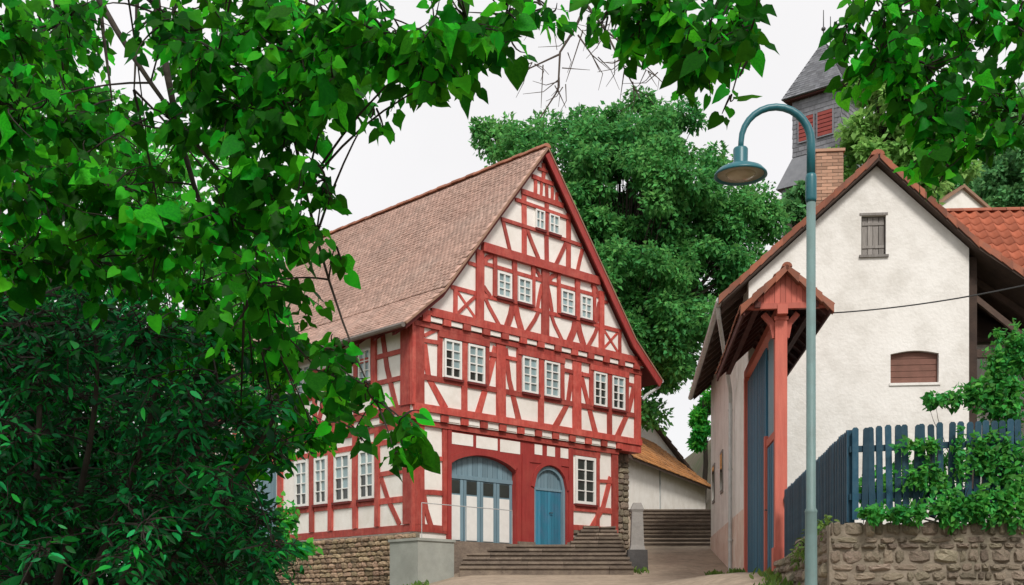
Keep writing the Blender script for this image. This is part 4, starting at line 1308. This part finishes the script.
def spray_tree(name, label, cat, base, trunk_top, limbs, clumps, T, lsize, m, m1, seed, leaf_gap=.055, trunk_r=.2, look=(0, -.8, .5), droop=.55, group=None, twig_r=.005, height_limbs=True):
    """a near tree: trunk, limbs (given by their control points), twigs to each clump, leaves set along the twigs"""
    rs = np.random.RandomState(seed)
    root = thing(name, label, cat, base, 0, group)
    b = Vector(base)
    MB().tube([(0, 0, base[2] - .3), (0, 0, base[2] + .15)] + [Vector((0, 0, base[2])).lerp(Vector(trunk_top) - Vector((b.x, b.y, 0)), t) + Vector((.08 * math.sin(t * 5), .06 * math.cos(t * 4) - .06, 0)) for t in (.25, .5, .75, 1)],
              [trunk_r * 1.5, trunk_r * 1.15, trunk_r, trunk_r * .92, trunk_r * .85, trunk_r * .75], 10).build('trunk', 'bark', root, True)
    nodes = []
    for (p0, p1, p2, r) in limbs:
        pts = bez(p0, p1, p2, 10)
        MB().tube([q - Vector((b.x, b.y, 0)) for q in pts], [r * (1 - .75 * i / 10) for i in range(11)], 7).build('branch', 'bark', root, True)
        nodes += pts
    tw = MB()
    P_, D_, N_, S_ = [], [], [], []
    loc0 = Vector((b.x, b.y, 0))
    for (c, rx, ry, rz, n) in clumps:
        c = Vector(c)
        nd = min(nodes, key=lambda q: (q - c).length + (0.8 if q.z < c.z - .3 else 0))
        mid = nd.lerp(c, .5) + Vector((0, 0, .12 * (nd - c).length))
        pts = bez(nd, mid, c, 6)
        L = (nd - c).length
        tw.tube([q - loc0 for q in pts], [max(.003, .0042 * (1 + .6 * L) * (1 - .6 * i / 6)) for i in range(7)], 5, cap=False)
        got = 0
        while got < n:
            # a leafy twig inside the clump
            st_ = c + Vector((rs.normal() * rx * .35, rs.normal() * ry * .35, rs.normal() * rz * .35))
            dv = Vector((rs.normal() * rx, rs.normal() * ry, rs.normal() * rz * .8 - droop * rz * .6))
            if dv.length < .05: continue
            dv = dv.normalized() * min(max(rx, rz), dv.length) * rs.uniform(.6, 1.15)
            en = st_ + dv
            a_ = c.lerp(st_, .3)
            tp_ = bez(a_, st_, en, 5)
            if rs.rand() < .8:
                tw.tube([q - loc0 for q in tp_], [twig_r, twig_r * .9, twig_r * .8, twig_r * .65, twig_r * .5, twig_r * .35], 4, cap=False)
            k = max(2, int(dv.length / leaf_gap))
            sd_ = dv.cross(Vector((0, 0, 1)))
            sd_ = sd_.normalized() if sd_.length > 1e-4 else Vector((1, 0, 0))
            for j in range(k):
                t = (j + .5) / k
                q = st_.lerp(en, t)
                s_ = 1 if j % 2 else -1
                dl = sd_ * s_ * rs.uniform(.5, 1) + dv.normalized() * rs.uniform(.2, .8) + Vector((rs.normal() * .25, rs.normal() * .25, -droop - rs.rand() * .5))
                dl.normalize()
                q2 = q + dl * lsize * .3
                P_.append(q2); D_.append(dl)
                N_.append((look[0] + rs.normal() * .6, look[1] + rs.normal() * .6, look[2] + rs.normal() * .5))
                S_.append(lsize * rs.uniform(.5, 1.0) * (1.5 if rs.rand() < .12 else 1))
                got += 1
    tw.build('twigs', 'twig', root, False, kind='stuff')
    P_, D_, N_, S_ = np.array([tuple(p) for p in P_]), np.array([tuple(p) for p in D_]), np.array(N_), np.array(S_)
    mask = single_leaves(root, T, P_, D_, N_, S_, m1, base)
    foliage(root, 'foliage', T, P_[mask], D_[mask], N_[mask], S_[mask], m, base)
    return root

def cl(px, py, Y, rpx, rpy, n, ry=.3):
    c = P(px, py, Y)
    return (c, rpx * Y / F, ry, rpy * Y / F, n)

# big linden on the left, its boughs hanging across the top of the view
LB = (-6.2, 6.2, zg(-6.2, 6.2))
limbs = [((-6.2, 6.2, 3.2), (-4.5, 5.6, 5.2), (-.8, 4.6, 4.75), .09),
         ((-6.2, 6.2, 3.6), (-4.5, 5.8, 6.4), (1.35, 5.0, 4.95), .09),
         (P(60, -80, 5.6), P(120, 60, 5.4), P(235, 190, 5.3), .02),
         ((-6.2, 6.2, 3.4), (-4.8, 6.6, 5.6), (-1.6, 6.6, 5.2), .08),
         (P(270, -60, 5.4), P(290, 220, 5.2), P(375, 400, 5.0), .012),
         (P(150, -60, 5.6), P(170, 180, 5.6), P(245, 300, 5.6), .022),
         (P(52, -60, 5.8), P(55, 10, 5.8), P(63, 70, 5.8), .022), (P(92, -60, 5.9), P(100, 10, 5.9), P(112, 100, 5.9), .018), (P(137, -60, 6), P(138, 20, 6), P(134, 90, 6), .016)]
C = []
for px, py, Y, rx, ry, n in [
    (10, 30, 5.5, 45, 45, 70), (65, 20, 5.8, 40, 40, 45), (20, 110, 5.2, 50, 40, 70), (75, 120, 5.6, 45, 40, 65), (40, 190, 5.2, 55, 45, 80), (110, 190, 5.4, 50, 45, 80),
    (170, 20, 5.2, 40, 30, 55), (215, 60, 5.0, 45, 40, 75), (260, 25, 5.0, 45, 35, 70), (310, 55, 4.8, 40, 40, 65), (245, 110, 5.2, 50, 40, 80), (290, 120, 5.0, 35, 40, 60),
    (345, 25, 4.6, 35, 30, 45), (390, 35, 4.5, 38, 35, 55), (430, 50, 4.4, 35, 30, 45), (470, 30, 4.4, 35, 30, 42), (505, 15, 4.5, 28, 22, 22), (335, 85, 4.6, 22, 30, 22), (375, 105, 4.5, 10, 14, 3), (430, 85, 4.4, 12, 18, 8),
    (180, 130, 5.4, 40, 30, 38), (270, 180, 5.2, 45, 35, 60), (295, 220, 5.0, 28, 35, 40), (230, 215, 5.3, 45, 40, 65), (165, 235, 5.4, 45, 35, 60), (325, 180, 4.9, 18, 25, 12), (335, 245, 4.9, 10, 20, 6),
    (95, 260, 5.5, 55, 35, 60), (30, 260, 5.4, 40, 35, 45), (200, 285, 6.6, 45, 35, 80), (180, 340, 7.0, 40, 30, 50), (260, 285, 5.2, 45, 40, 62), (278, 345, 6.6, 38, 34, 56), (235, 345, 6.9, 45, 35, 80), (335, 350, 5.0, 18, 20, 10), (330, 375, 5.0, 25, 22, 14),
    (365, 385, 4.9, 18, 22, 10), (280, 445, 7.2, 30, 25, 40), (315, 435, 6.6, 26, 18, 24), (342, 402, 5.8, 22, 20, 16), (240, 450, 7.2, 25, 25, 22), (400, 425, 4.8, 20, 22, 13), (420, 440, 4.8, 14, 12, 5), (300, 405, 6.6, 28, 26, 36), (255, 405, 7.0, 34, 28, 55), (355, 430, 5.0, 14, 14, 4), (395, 455, 4.8, 8, 14, 3),
    (545, 8, 4.6, 25, 10, 8), (610, 5, 4.8, 25, 14, 16), (640, 20, 4.8, 25, 22, 30), (675, 30, 4.7, 28, 28, 42), (710, 45, 4.7, 28, 30, 40), (740, 25, 4.7, 22, 25, 30), (690, 65, 4.7, 14, 16, 12), (733, 90, 4.6, 7, 12, 4), (745, 45, 4.7, 14, 12, 8), (650, 5, 4.8, 40, 12, 20), (715, 5, 4.8, 40, 12, 20)]:
    C.append(cl(px, py, Y, rx, ry, int(n * 2.1), .32))
for px, py, Y, rx, ry, n in [(30, 60, 7.5, 60, 50, 110), (90, 100, 7.8, 50, 45, 90), (150, 170, 7.6, 55, 50, 110), (60, 170, 7.6, 55, 45, 100), (210, 130, 7.4, 50, 45, 100), (110, 240, 7.4, 60, 35, 100), (180, 50, 7.6, 28, 30, 40), (280, 80, 7.2, 40, 40, 70), (300, 20, 7.0, 40, 30, 60), (225, 10, 7.2, 45, 20, 50), (80, 30, 7.4, 26, 35, 40), (20, 250, 7.2, 40, 30, 50), (255, 250, 7.0, 45, 40, 80), (270, 315, 6.8, 36, 32, 50), (400, 60, 6.0, 35, 25, 40), (350, 60, 6.2, 30, 35, 40), (460, 50, 5.8, 30, 22, 30), (655, 30, 6.0, 40, 25, 35), (720, 30, 6.0, 35, 30, 35)]:
    C.append(cl(px, py, Y, rx, ry, int(n * 1.7), .35))
lin = spray_tree('linden_tree', 'big leafy linden hanging heart-shaped leaves across top left of view', 'tree', LB, (-6.2, 6.2, 5.2), limbs, C, HEART, .08, 'leaf_linden', 'leaf_linden_single', 3, leaf_gap=.036, trunk_r=.24)
# bare twigs hanging in the gap above the gable
dt = MB()
def twigline(pts, Y, r):
    q = [P(px, py, Y) - Vector((LB[0], LB[1], 0)) for px, py in pts]
    dt.tube(q, [r * 1.1 * (1 - .65 * i / (len(q) - 1)) for i in range(len(q))], 5, cap=False)
TY = 5.2
twigline([(596, -40), (588, 0), (575, 28), (560, 52), (558, 90), (540, 118)], TY, .008)
twigline([(586, 4), (604, 28), (620, 60), (640, 98)], TY, .0065)
twigline([(575, 28), (553, 25), (557, 50)], TY, .004)
twigline([(560, 54), (530, 68), (512, 82)], TY, .0045); twigline([(557, 88), (566, 108)], TY, .003)
twigline([(543, 65), (541, 108)], TY, .003); twigline([(578, 35), (592, 55), (600, 72)], TY, .004); twigline([(605, 30), (630, 50), (665, 85)], TY, .0045)
twigline([(618, 56), (650, 72)], TY, .003); twigline([(624, 72), (620, 100)], TY, .003); twigline([(583, 30), (570, 70), (566, 82)], TY, .003); twigline([(598, 20), (598, 44)], TY, .003); twigline([(592, 55), (610, 70)], TY, .0025)
twigline([(562, 68), (590, 70)], TY, .0025); twigline([(530, 68), (515, 60)], TY, .0025); twigline([(600, 36), (634, 42)], TY, .003)
tr_ = random.Random(5)
for k in range(46):
    x0, y0 = tr_.choice([(575, 28), (560, 52), (558, 85), (588, 2), (604, 28), (620, 60), (630, 50), (530, 68), (592, 55), (650, 72), (545, 20), (610, 15), (635, 85)])
    x0 += tr_.uniform(-8, 8); y0 += tr_.uniform(-8, 8)
    a_ = tr_.uniform(.2, 2.9); l_ = tr_.uniform(14, 40)
    twigline([(x0, y0), (x0 + l_ * .5 * math.cos(a_) + tr_.uniform(-4, 4), y0 + l_ * .5 * math.sin(a_)), (x0 + l_ * math.cos(a_ + .3), y0 + l_ * math.sin(a_ + .3))], TY + tr_.uniform(-.1, .1), .0024)
dt.build('bare_twigs', 'dead_twig', lin, kind='stuff')

# second linden, right
RB = (6.6, 5.6, zg(6.6, 5.6))
limbs = [((6.6, 5.6, 3.4), (5.5, 5.6, 6.2), (2.0, 6.0, 5.05), .08), ((6.6, 5.6, 3.0), (5.4, 5.8, 4.9), (2.7, 6.0, 4.2), .06), ((6.6, 5.6, 3.6), (5.0, 6.2, 6.0), (2.6, 6.4, 5.2), .06)]
C = [cl(*a[:5], int(a[5] * 1.9), .3) for a in [(850, 20, 6, 22, 18, 18), (842, 48, 6, 18, 10, 7), (885, 15, 6, 30, 25, 40), (930, 20, 6.2, 35, 30, 55), (975, 15, 6.2, 25, 25, 30), (1015, 25, 6, 25, 40, 34), (880, 55, 6, 28, 25, 32), (925, 65, 6, 35, 30, 50),
     (960, 65, 6.2, 25, 30, 30), (935, 110, 6, 30, 28, 36), (900, 100, 6, 22, 22, 16), (970, 115, 6, 25, 25, 24), (955, 145, 6, 28, 18, 20), (925, 160, 6, 18, 14, 9), (905, 172, 6, 6, 8, 2), (1000, 100, 6.1, 25, 22, 20), (1015, 130, 6, 18, 22, 16), (985, 145, 6, 18, 14, 10), (1010, 75, 6, 18, 12, 8), (945, 172, 6, 12, 8, 5)]]
spray_tree('linden_tree', 'linden bough reaching in at top right above the white gable', 'tree', RB, (6.6, 5.6, 4.6), limbs, C, HEART, .088, 'leaf_linden', 'leaf_linden_single', 5, leaf_gap=.04, trunk_r=.2)

# dark evergreen shrub, lower left
SB = (-3.0, 6.7, zg(-3.0, 6.7))
sl = [((-3.0, 6.7, SB[2] + .2), P(60 + 60 * k, 420, 6.6), P(30 + 62 * k, 300 + 24 * k, 6.4), .03) for k in range(5)]
C = []
rs_ = random.Random(4)
for k in range(330):
    px = rs_.uniform(-90, 285); py = rs_.uniform(268, 680)
    lim = 262 + max(0, px - 100) * .62
    if py < lim or (px > 262 and py > 560): continue
    edge = 1 if px < 210 else .75
    C.append(cl(px, py, rs_.uniform(5.9, 8.2), 34 * edge, 30 * edge, int(72 * edge), .3))
spray_tree('evergreen_shrub', 'dense dark green shrub filling the lower left corner', 'shrub', SB, (-3.0, 6.7, SB[2] + .5), sl, C, LONG, .085, 'leaf_bush', 'leaf_bush_single', 8, leaf_gap=.04, trunk_r=.06, look=(.1, -.35, .9), droop=.15)

# (shrub and its added dark backing stand before the garden trees)
# trees further off: trunk, limbs, clumps of leaf-sized faces
def far_tree(name, label, base, crown, m, nleaf, lsize, seed, trunk_h, trunk_r, group, nclump=70, limb_r=.12, hang=0.0, inner=.35):
    """crown: list of ellipsoids (centre, rx, ry, rz)"""
    rs = np.random.RandomState(seed)
    root = thing(name, label, 'tree', base, 0, group)
    b = np.array(base)
    top = Vector((rs.normal() * .2, rs.normal() * .2, base[2] + trunk_h))
    MB().tube([(0, 0, base[2] - .5), (0, 0, base[2] + .3), Vector((0, 0, base[2])).lerp(top, .5) + Vector((.1, 0, 0)), top], [trunk_r * 1.5, trunk_r * 1.1, trunk_r * .9, trunk_r * .7], 10).build('trunk', 'bark', root, True)
    vol = np.array([r[1] * r[2] * r[3] for r in crown]); vol = vol / vol.sum()
    cents = []
    lm = MB()
    for k in range(nclump):
        e = crown[rs.choice(len(crown), p=vol)]
        v = rs.normal(size=3); v /= np.linalg.norm(v)
        rad = rs.uniform(inner, 1.0) ** .5
        c = np.array(e[0]) + v * rad * np.array(e[1:])
        cents.append((c, rs.uniform(.7, 1.35)))
        tgt = Vector(tuple(c - np.array([b[0], b[1], 0])))
        s0 = Vector((0, 0, base[2])).lerp(top, rs.uniform(.55, 1.0))
        mid = s0.lerp(tgt, .5) + Vector((0, 0, .15 * (tgt - s0).length))
        pts = bez(s0, mid, tgt, 6)
        lm.tube(pts, [limb_r * (1 - .85 * i / 6) * rs.uniform(.6, 1) for i in range(7)], 5, cap=False)
    lm.build('limbs', 'bark', root, True, kind='stuff')
    per = max(10, nleaf // nclump)
    csz = (np.array([c[1] for c in crown]).mean()) * .36
    Ps, Ds, Ns, Ss = [], [], [], []
    for c, s in cents:
        n = int(per * s * rs.uniform(.7, 1.3))
        v = unit(rs.normal(size=(n, 3)))
        rad = rs.uniform(.15, 1, size=(n, 1)) ** .45
        wob = 1 + .35 * np.sin(v[:, :1] * 5 + s * 9) * np.cos(v[:, 1:2] * 4 + s * 5)
        p = c + v * rad * wob * csz * s * np.array([1, 1, .72])
        p[:, 2] -= hang * rs.uniform(0, 1, n) * csz
        Ps.append(p)
        d = v + rs.normal(size=(n, 3)) * .6; d[:, 2] -= .35
        Ds.append(d)
        nn = v * .5 + rs.normal(size=(n, 3)) * .45 + np.array([0, -.25, .6])
        Ns.append(nn)
        Ss.append(lsize * rs.uniform(.6, 1.3, n))
    foliage(root, 'crown', CARD, np.concatenate(Ps), np.concatenate(Ds), np.concatenate(Ns), np.concatenate(Ss), m, base)
    return root
def ell(px, py, Y, rpx, rpy, ry=None):
    c = P(px, py, Y); s = Y / F
    return (tuple(c), rpx * s, ry or rpx * s, rpy * s)
# chestnut behind the half-timbered house
bx_ = P(622, 400, 50)
far_tree('chestnut_tree', 'large dense green tree towering behind the half-timbered gable', (bx_.x, 50, 5.0),
         [ell(640, 200, 50, 85, 75), ell(560, 165, 51, 60, 50), ell(590, 240, 50, 60, 60), ell(700, 250, 50, 60, 70), ell(660, 320, 50, 50, 70, 3), ell(735, 230, 50, 42, 38), ell(640, 125, 51, 55, 28), ell(520, 150, 52, 36, 24), ell(760, 210, 50, 25, 22), ell(655, 390, 49, 24, 30, 1.5), ell(640, 300, 48, 45, 60, 2), ell(690, 330, 48.5, 36, 50, 2), ell(600, 300, 48, 40, 50, 2), ell(490, 140, 52, 22, 14), ell(690, 130, 51, 30, 18), ell(600, 112, 51, 26, 12)],
         'leaf_chestnut', 125000, .24, 21, 9.0, .45, 'trees behind the houses', nclump=340, limb_r=.10, inner=.3)
hx = P(703, 400, 62)
far_tree('round_tree', 'small bright green tree in the gap at end of the alley', (hx.x, 62, zg(hx.x, 62)), [ell(704, 400, 62, 14, 28, 1.5), ell(700, 435, 62, 13, 18, 1.2)], 'leaf_back', 3500, .3, 5, 5, .15, 'trees behind the houses', 22, .05)
for i, (px, Y, el, m, lab) in enumerate([
        (885, 55, [(888, 110, 40, 45), (872, 150, 34, 40), (915, 160, 42, 40), (885, 75, 26, 25)], 'leaf_pale', 'pale yellow green tree on the hillside behind church tower roof'),
        (985, 72, [(975, 150, 45, 40), (1000, 130, 35, 34), (960, 190, 40, 25)], 'leaf_hill', 'bluish green tree on the hillside above the red barn'),
        (925, 61, [(925, 130, 36, 40), (945, 165, 36, 30), (905, 185, 32, 20)], 'leaf_pale', 'light green tree between church tower and small hillside house'),
        (1030, 64, [(1030, 170, 42, 38), (1005, 190, 30, 24), (1060, 150, 40, 40)], 'leaf_hill', 'hillside tree at the right edge above the barn ridge'),
        (795, 52, [(803, 196, 16, 10), (790, 215, 14, 14)], 'leaf_hill', 'small tree peeping over white house roof below church belfry')]):
    bp = P(px, 400, Y)
    zb0 = zg(bp.x, Y)
    zc0 = P(px, el[0][1], Y).z
    far_tree('hillside_tree', lab, (bp.x, Y, zb0), [ell(a, b, Y, c, d) for a, b, c, d in el], m, 17000 if len(el) > 2 else 3000, .34, 31 + i, max(2, zc0 - zb0 - 1), .3, 'trees on the hillside', 60 if len(el) > 2 else 14, .09, hang=.3)
for i, (px, Y, el, m, lab) in enumerate([
        (40, 17, [(30, 120, 95, 70), (110, 210, 80, 70), (200, 200, 50, 60), (60, 290, 90, 70)], 'leaf_back', 'bright green garden tree seen through the linden leaves'),
        (190, 24, [(210, 330, 60, 70), (170, 250, 50, 60), (260, 420, 30, 40), (120, 400, 60, 60)], 'leaf_back', 'light green tree behind the dark shrub beside the house')]):
    bp = P(px, 400, Y)
    far_tree('garden_tree', lab, (bp.x, Y, zg(bp.x, Y)), [ell(a, b, Y, c, d, 1.2) for a, b, c, d in el], m, 7000, .16, 51 + i, 3.2, .14, 'trees left of the house', 70, .04)

hb = P(95, 560, 9.6)  # added backing foliage, makes the gaps in the shrub read dark
far_tree('dark_backing_tree', 'very dark foliage added behind the evergreen shrub to darken its gaps', (hb.x, 9.6, zg(hb.x, 9.6)), [ell(-30, 430, 9.6, 90, 150, .8), ell(70, 420, 9.7, 90, 130, .8), ell(170, 470, 9.6, 75, 110, .7), ell(100, 560, 9.4, 150, 60, .7), ell(225, 540, 9.5, 40, 60, .5)],
         'leaf_backing', 34000, .085, 71, 1.6, .12, None, 190, .03)
# climbing plant over the fence, shrub by the shed, wall-top plants
def climber(name, label, cat, base, ells, m, n, lsize, seed, T=HEART, group=None, stems=8, flowers=0):
    rs = np.random.RandomState(seed)
    root = thing(name, label, cat, base, 0, group)
    b = Vector(base)
    smb = MB()
    Ps, Ds, Ns, Ss = [], [], [], []
    tot = sum(e[4] for e in ells)
    for (c, rx, ry, rz, w) in ells:
        c = Vector(c)
        for k in range(max(2, int(stems * w / tot))):
            e = c + Vector((rs.normal() * rx * .6, rs.normal() * ry * .5, rs.normal() * rz * .6))
            smb.tube([q - Vector((b.x, b.y, 0)) for q in bez(b + Vector((rs.normal() * .1, rs.normal() * .05, -.05)), Vector((c.x, c.y, (b.z + c.z) / 2 + .2)), e, 6)], [.009, .008, .007, .006, .005, .004, .002], 4, cap=False)
        k = int(n * w / tot)
        v = unit(rs.normal(size=(k, 3))) * rs.uniform(.05, 1, size=(k, 1)) ** .5
        wob = 1 + .3 * np.sin(v[:, :1] * 7 + c.x * 5)
        p = np.array(c) + v * wob * np.array([rx, ry, rz])
        Ps.append(p); d = v * .5 + rs.normal(size=(k, 3)) * .6; d[:, 2] -= .3; Ds.append(d)
        Ns.append(rs.normal(size=(k, 3)) * .5 + np.array([0, -.5, .7])); Ss.append(lsize * rs.uniform(.5, 1.25, k))
    smb.build('stems', 'twig', root, True, kind='stuff')
    Pn, Dn, Nn, Sn = np.concatenate(Ps), np.concatenate(Ds), np.concatenate(Ns), np.concatenate(Ss)
    mask = single_leaves(root, T, Pn, Dn, Nn, Sn, m, base, pxmin=10, count=200)
    foliage(root, 'foliage', T, Pn[mask], Dn[mask], Nn[mask], Sn[mask], m, base)
    return root
def el5(px, py, Y, rpx, rpy, ry, w):
    c = P(px, py, Y); s = Y / F
    return (c, rpx * s, ry, rpy * s, w)
fb = P(960, 518, 14.85)
climber('climbing_plant', 'fresh green creeper spilling over blue fence onto the wall top', 'plant', (fb.x, fb.y, 2.72),
        [el5(900, 514, 14.5, 36, 9, .1, 1.3), el5(960, 508, 14.5, 42, 18, .14, 2.6), el5(1010, 505, 14.45, 32, 24, .15, 2.2), el5(930, 478, 14.75, 30, 16, .08, .8), el5(985, 455, 14.7, 35, 26, .1, 1.4), el5(1015, 470, 14.65, 22, 30, .12, 1.0), el5(925, 445, 14.75, 26, 9, .07, .5), el5(870, 512, 14.65, 14, 5, .06, .3)],
        'leaf_ivy', 3600, .072, 61)
sb_ = P(1000, 518, 15.6)
climber('garden_shrub', 'bright green rambling shrub standing behind fence by the shed', 'shrub', (sb_.x, sb_.y, 2.7),
        [el5(1005, 400, 15.6, 28, 34, .3, 2), el5(975, 395, 15.7, 26, 14, .2, .9), el5(1018, 350, 15.6, 16, 26, .25, 1.1), el5(940, 400, 15.7, 22, 8, .15, .45), el5(995, 365, 15.6, 12, 22, .15, .5), el5(1000, 450, 15.7, 30, 30, .25, 1.0), el5(998, 335, 15.6, 5, 12, .05, .1)],
        'leaf_ivy', 3000, .072, 62)
yb = P(870, 510, 16.2)
climber('garden_plant', 'low green plants growing behind the first fence pickets', 'plant', (yb.x, yb.y, 2.7),
        [el5(872, 490, 16.2, 20, 22, .3, 1), el5(905, 480, 16.3, 24, 26, .3, 1), el5(945, 470, 16.4, 26, 28, .3, 1)], 'leaf_ivy', 900, .09, 63)
wb = P(812, 548, 15.6)
climber('wall_weed', 'yellowish weeds on the wall corner behind the lamp post', 'plant', (wb.x, wb.y, 2.55),
        [el5(806, 548, 16.2, 10, 16, .12, 1), el5(826, 527, 15.1, 8, 10, .1, .6), el5(797, 556, 17.2, 7, 10, .1, .4)], 'grass', 420, .08, 64, LONG)
# grass tufts at the foot of the gateway and along walls
gp = []
rs = np.random.RandomState(77)
for (x, y, r, n) in [(WK[0] - .55, 20.2, .35, 160), (WK[0] - .8, 19.2, .3, 120), (4.0, 17.5, .25, 140), (4.05, 15.8, .2, 100), (4.8, 24.5, .2, 60), (5.0, 28, .2, 60), (-2.4, 28.0, .3, 80), (3.3, 29.7, .2, 40)]:
    for k in range(n):
        X, Y = x + rs.normal() * r * .5, y + rs.normal() * r * 1.4
        gp.append((X, Y, zg(X, Y) + .02))
gp = np.array(gp)
gd_ = rs.normal(size=gp.shape) * .45 + np.array([0, 0, 1]); gn = rs.normal(size=gp.shape) + np.array([0, -1, .2])
V, Fq = leaf_arrays(LONG, gp, gd_, gn, rs.uniform(.08, .2, len(gp)))
tag(mesh_np('grass', V, Fq, 'grass', kind='stuff'), 'sparse grass tufts along the foot of the walls', 'grass')
# a trailing shrub in front of the rubble wall at the left
rb_ = P(300, 575, 28)
climber('hedge_plant', 'small light green bush before the rubble wall', 'plant', (rb_.x, rb_.y, zg(rb_.x, rb_.y)),
        [el5(300, 548, 28, 18, 8, .3, 1), el5(285, 520, 28.5, 12, 22, .3, 1), el5(268, 560, 28.2, 14, 16, .3, .8)], 'leaf_back', 420, .17, 65)
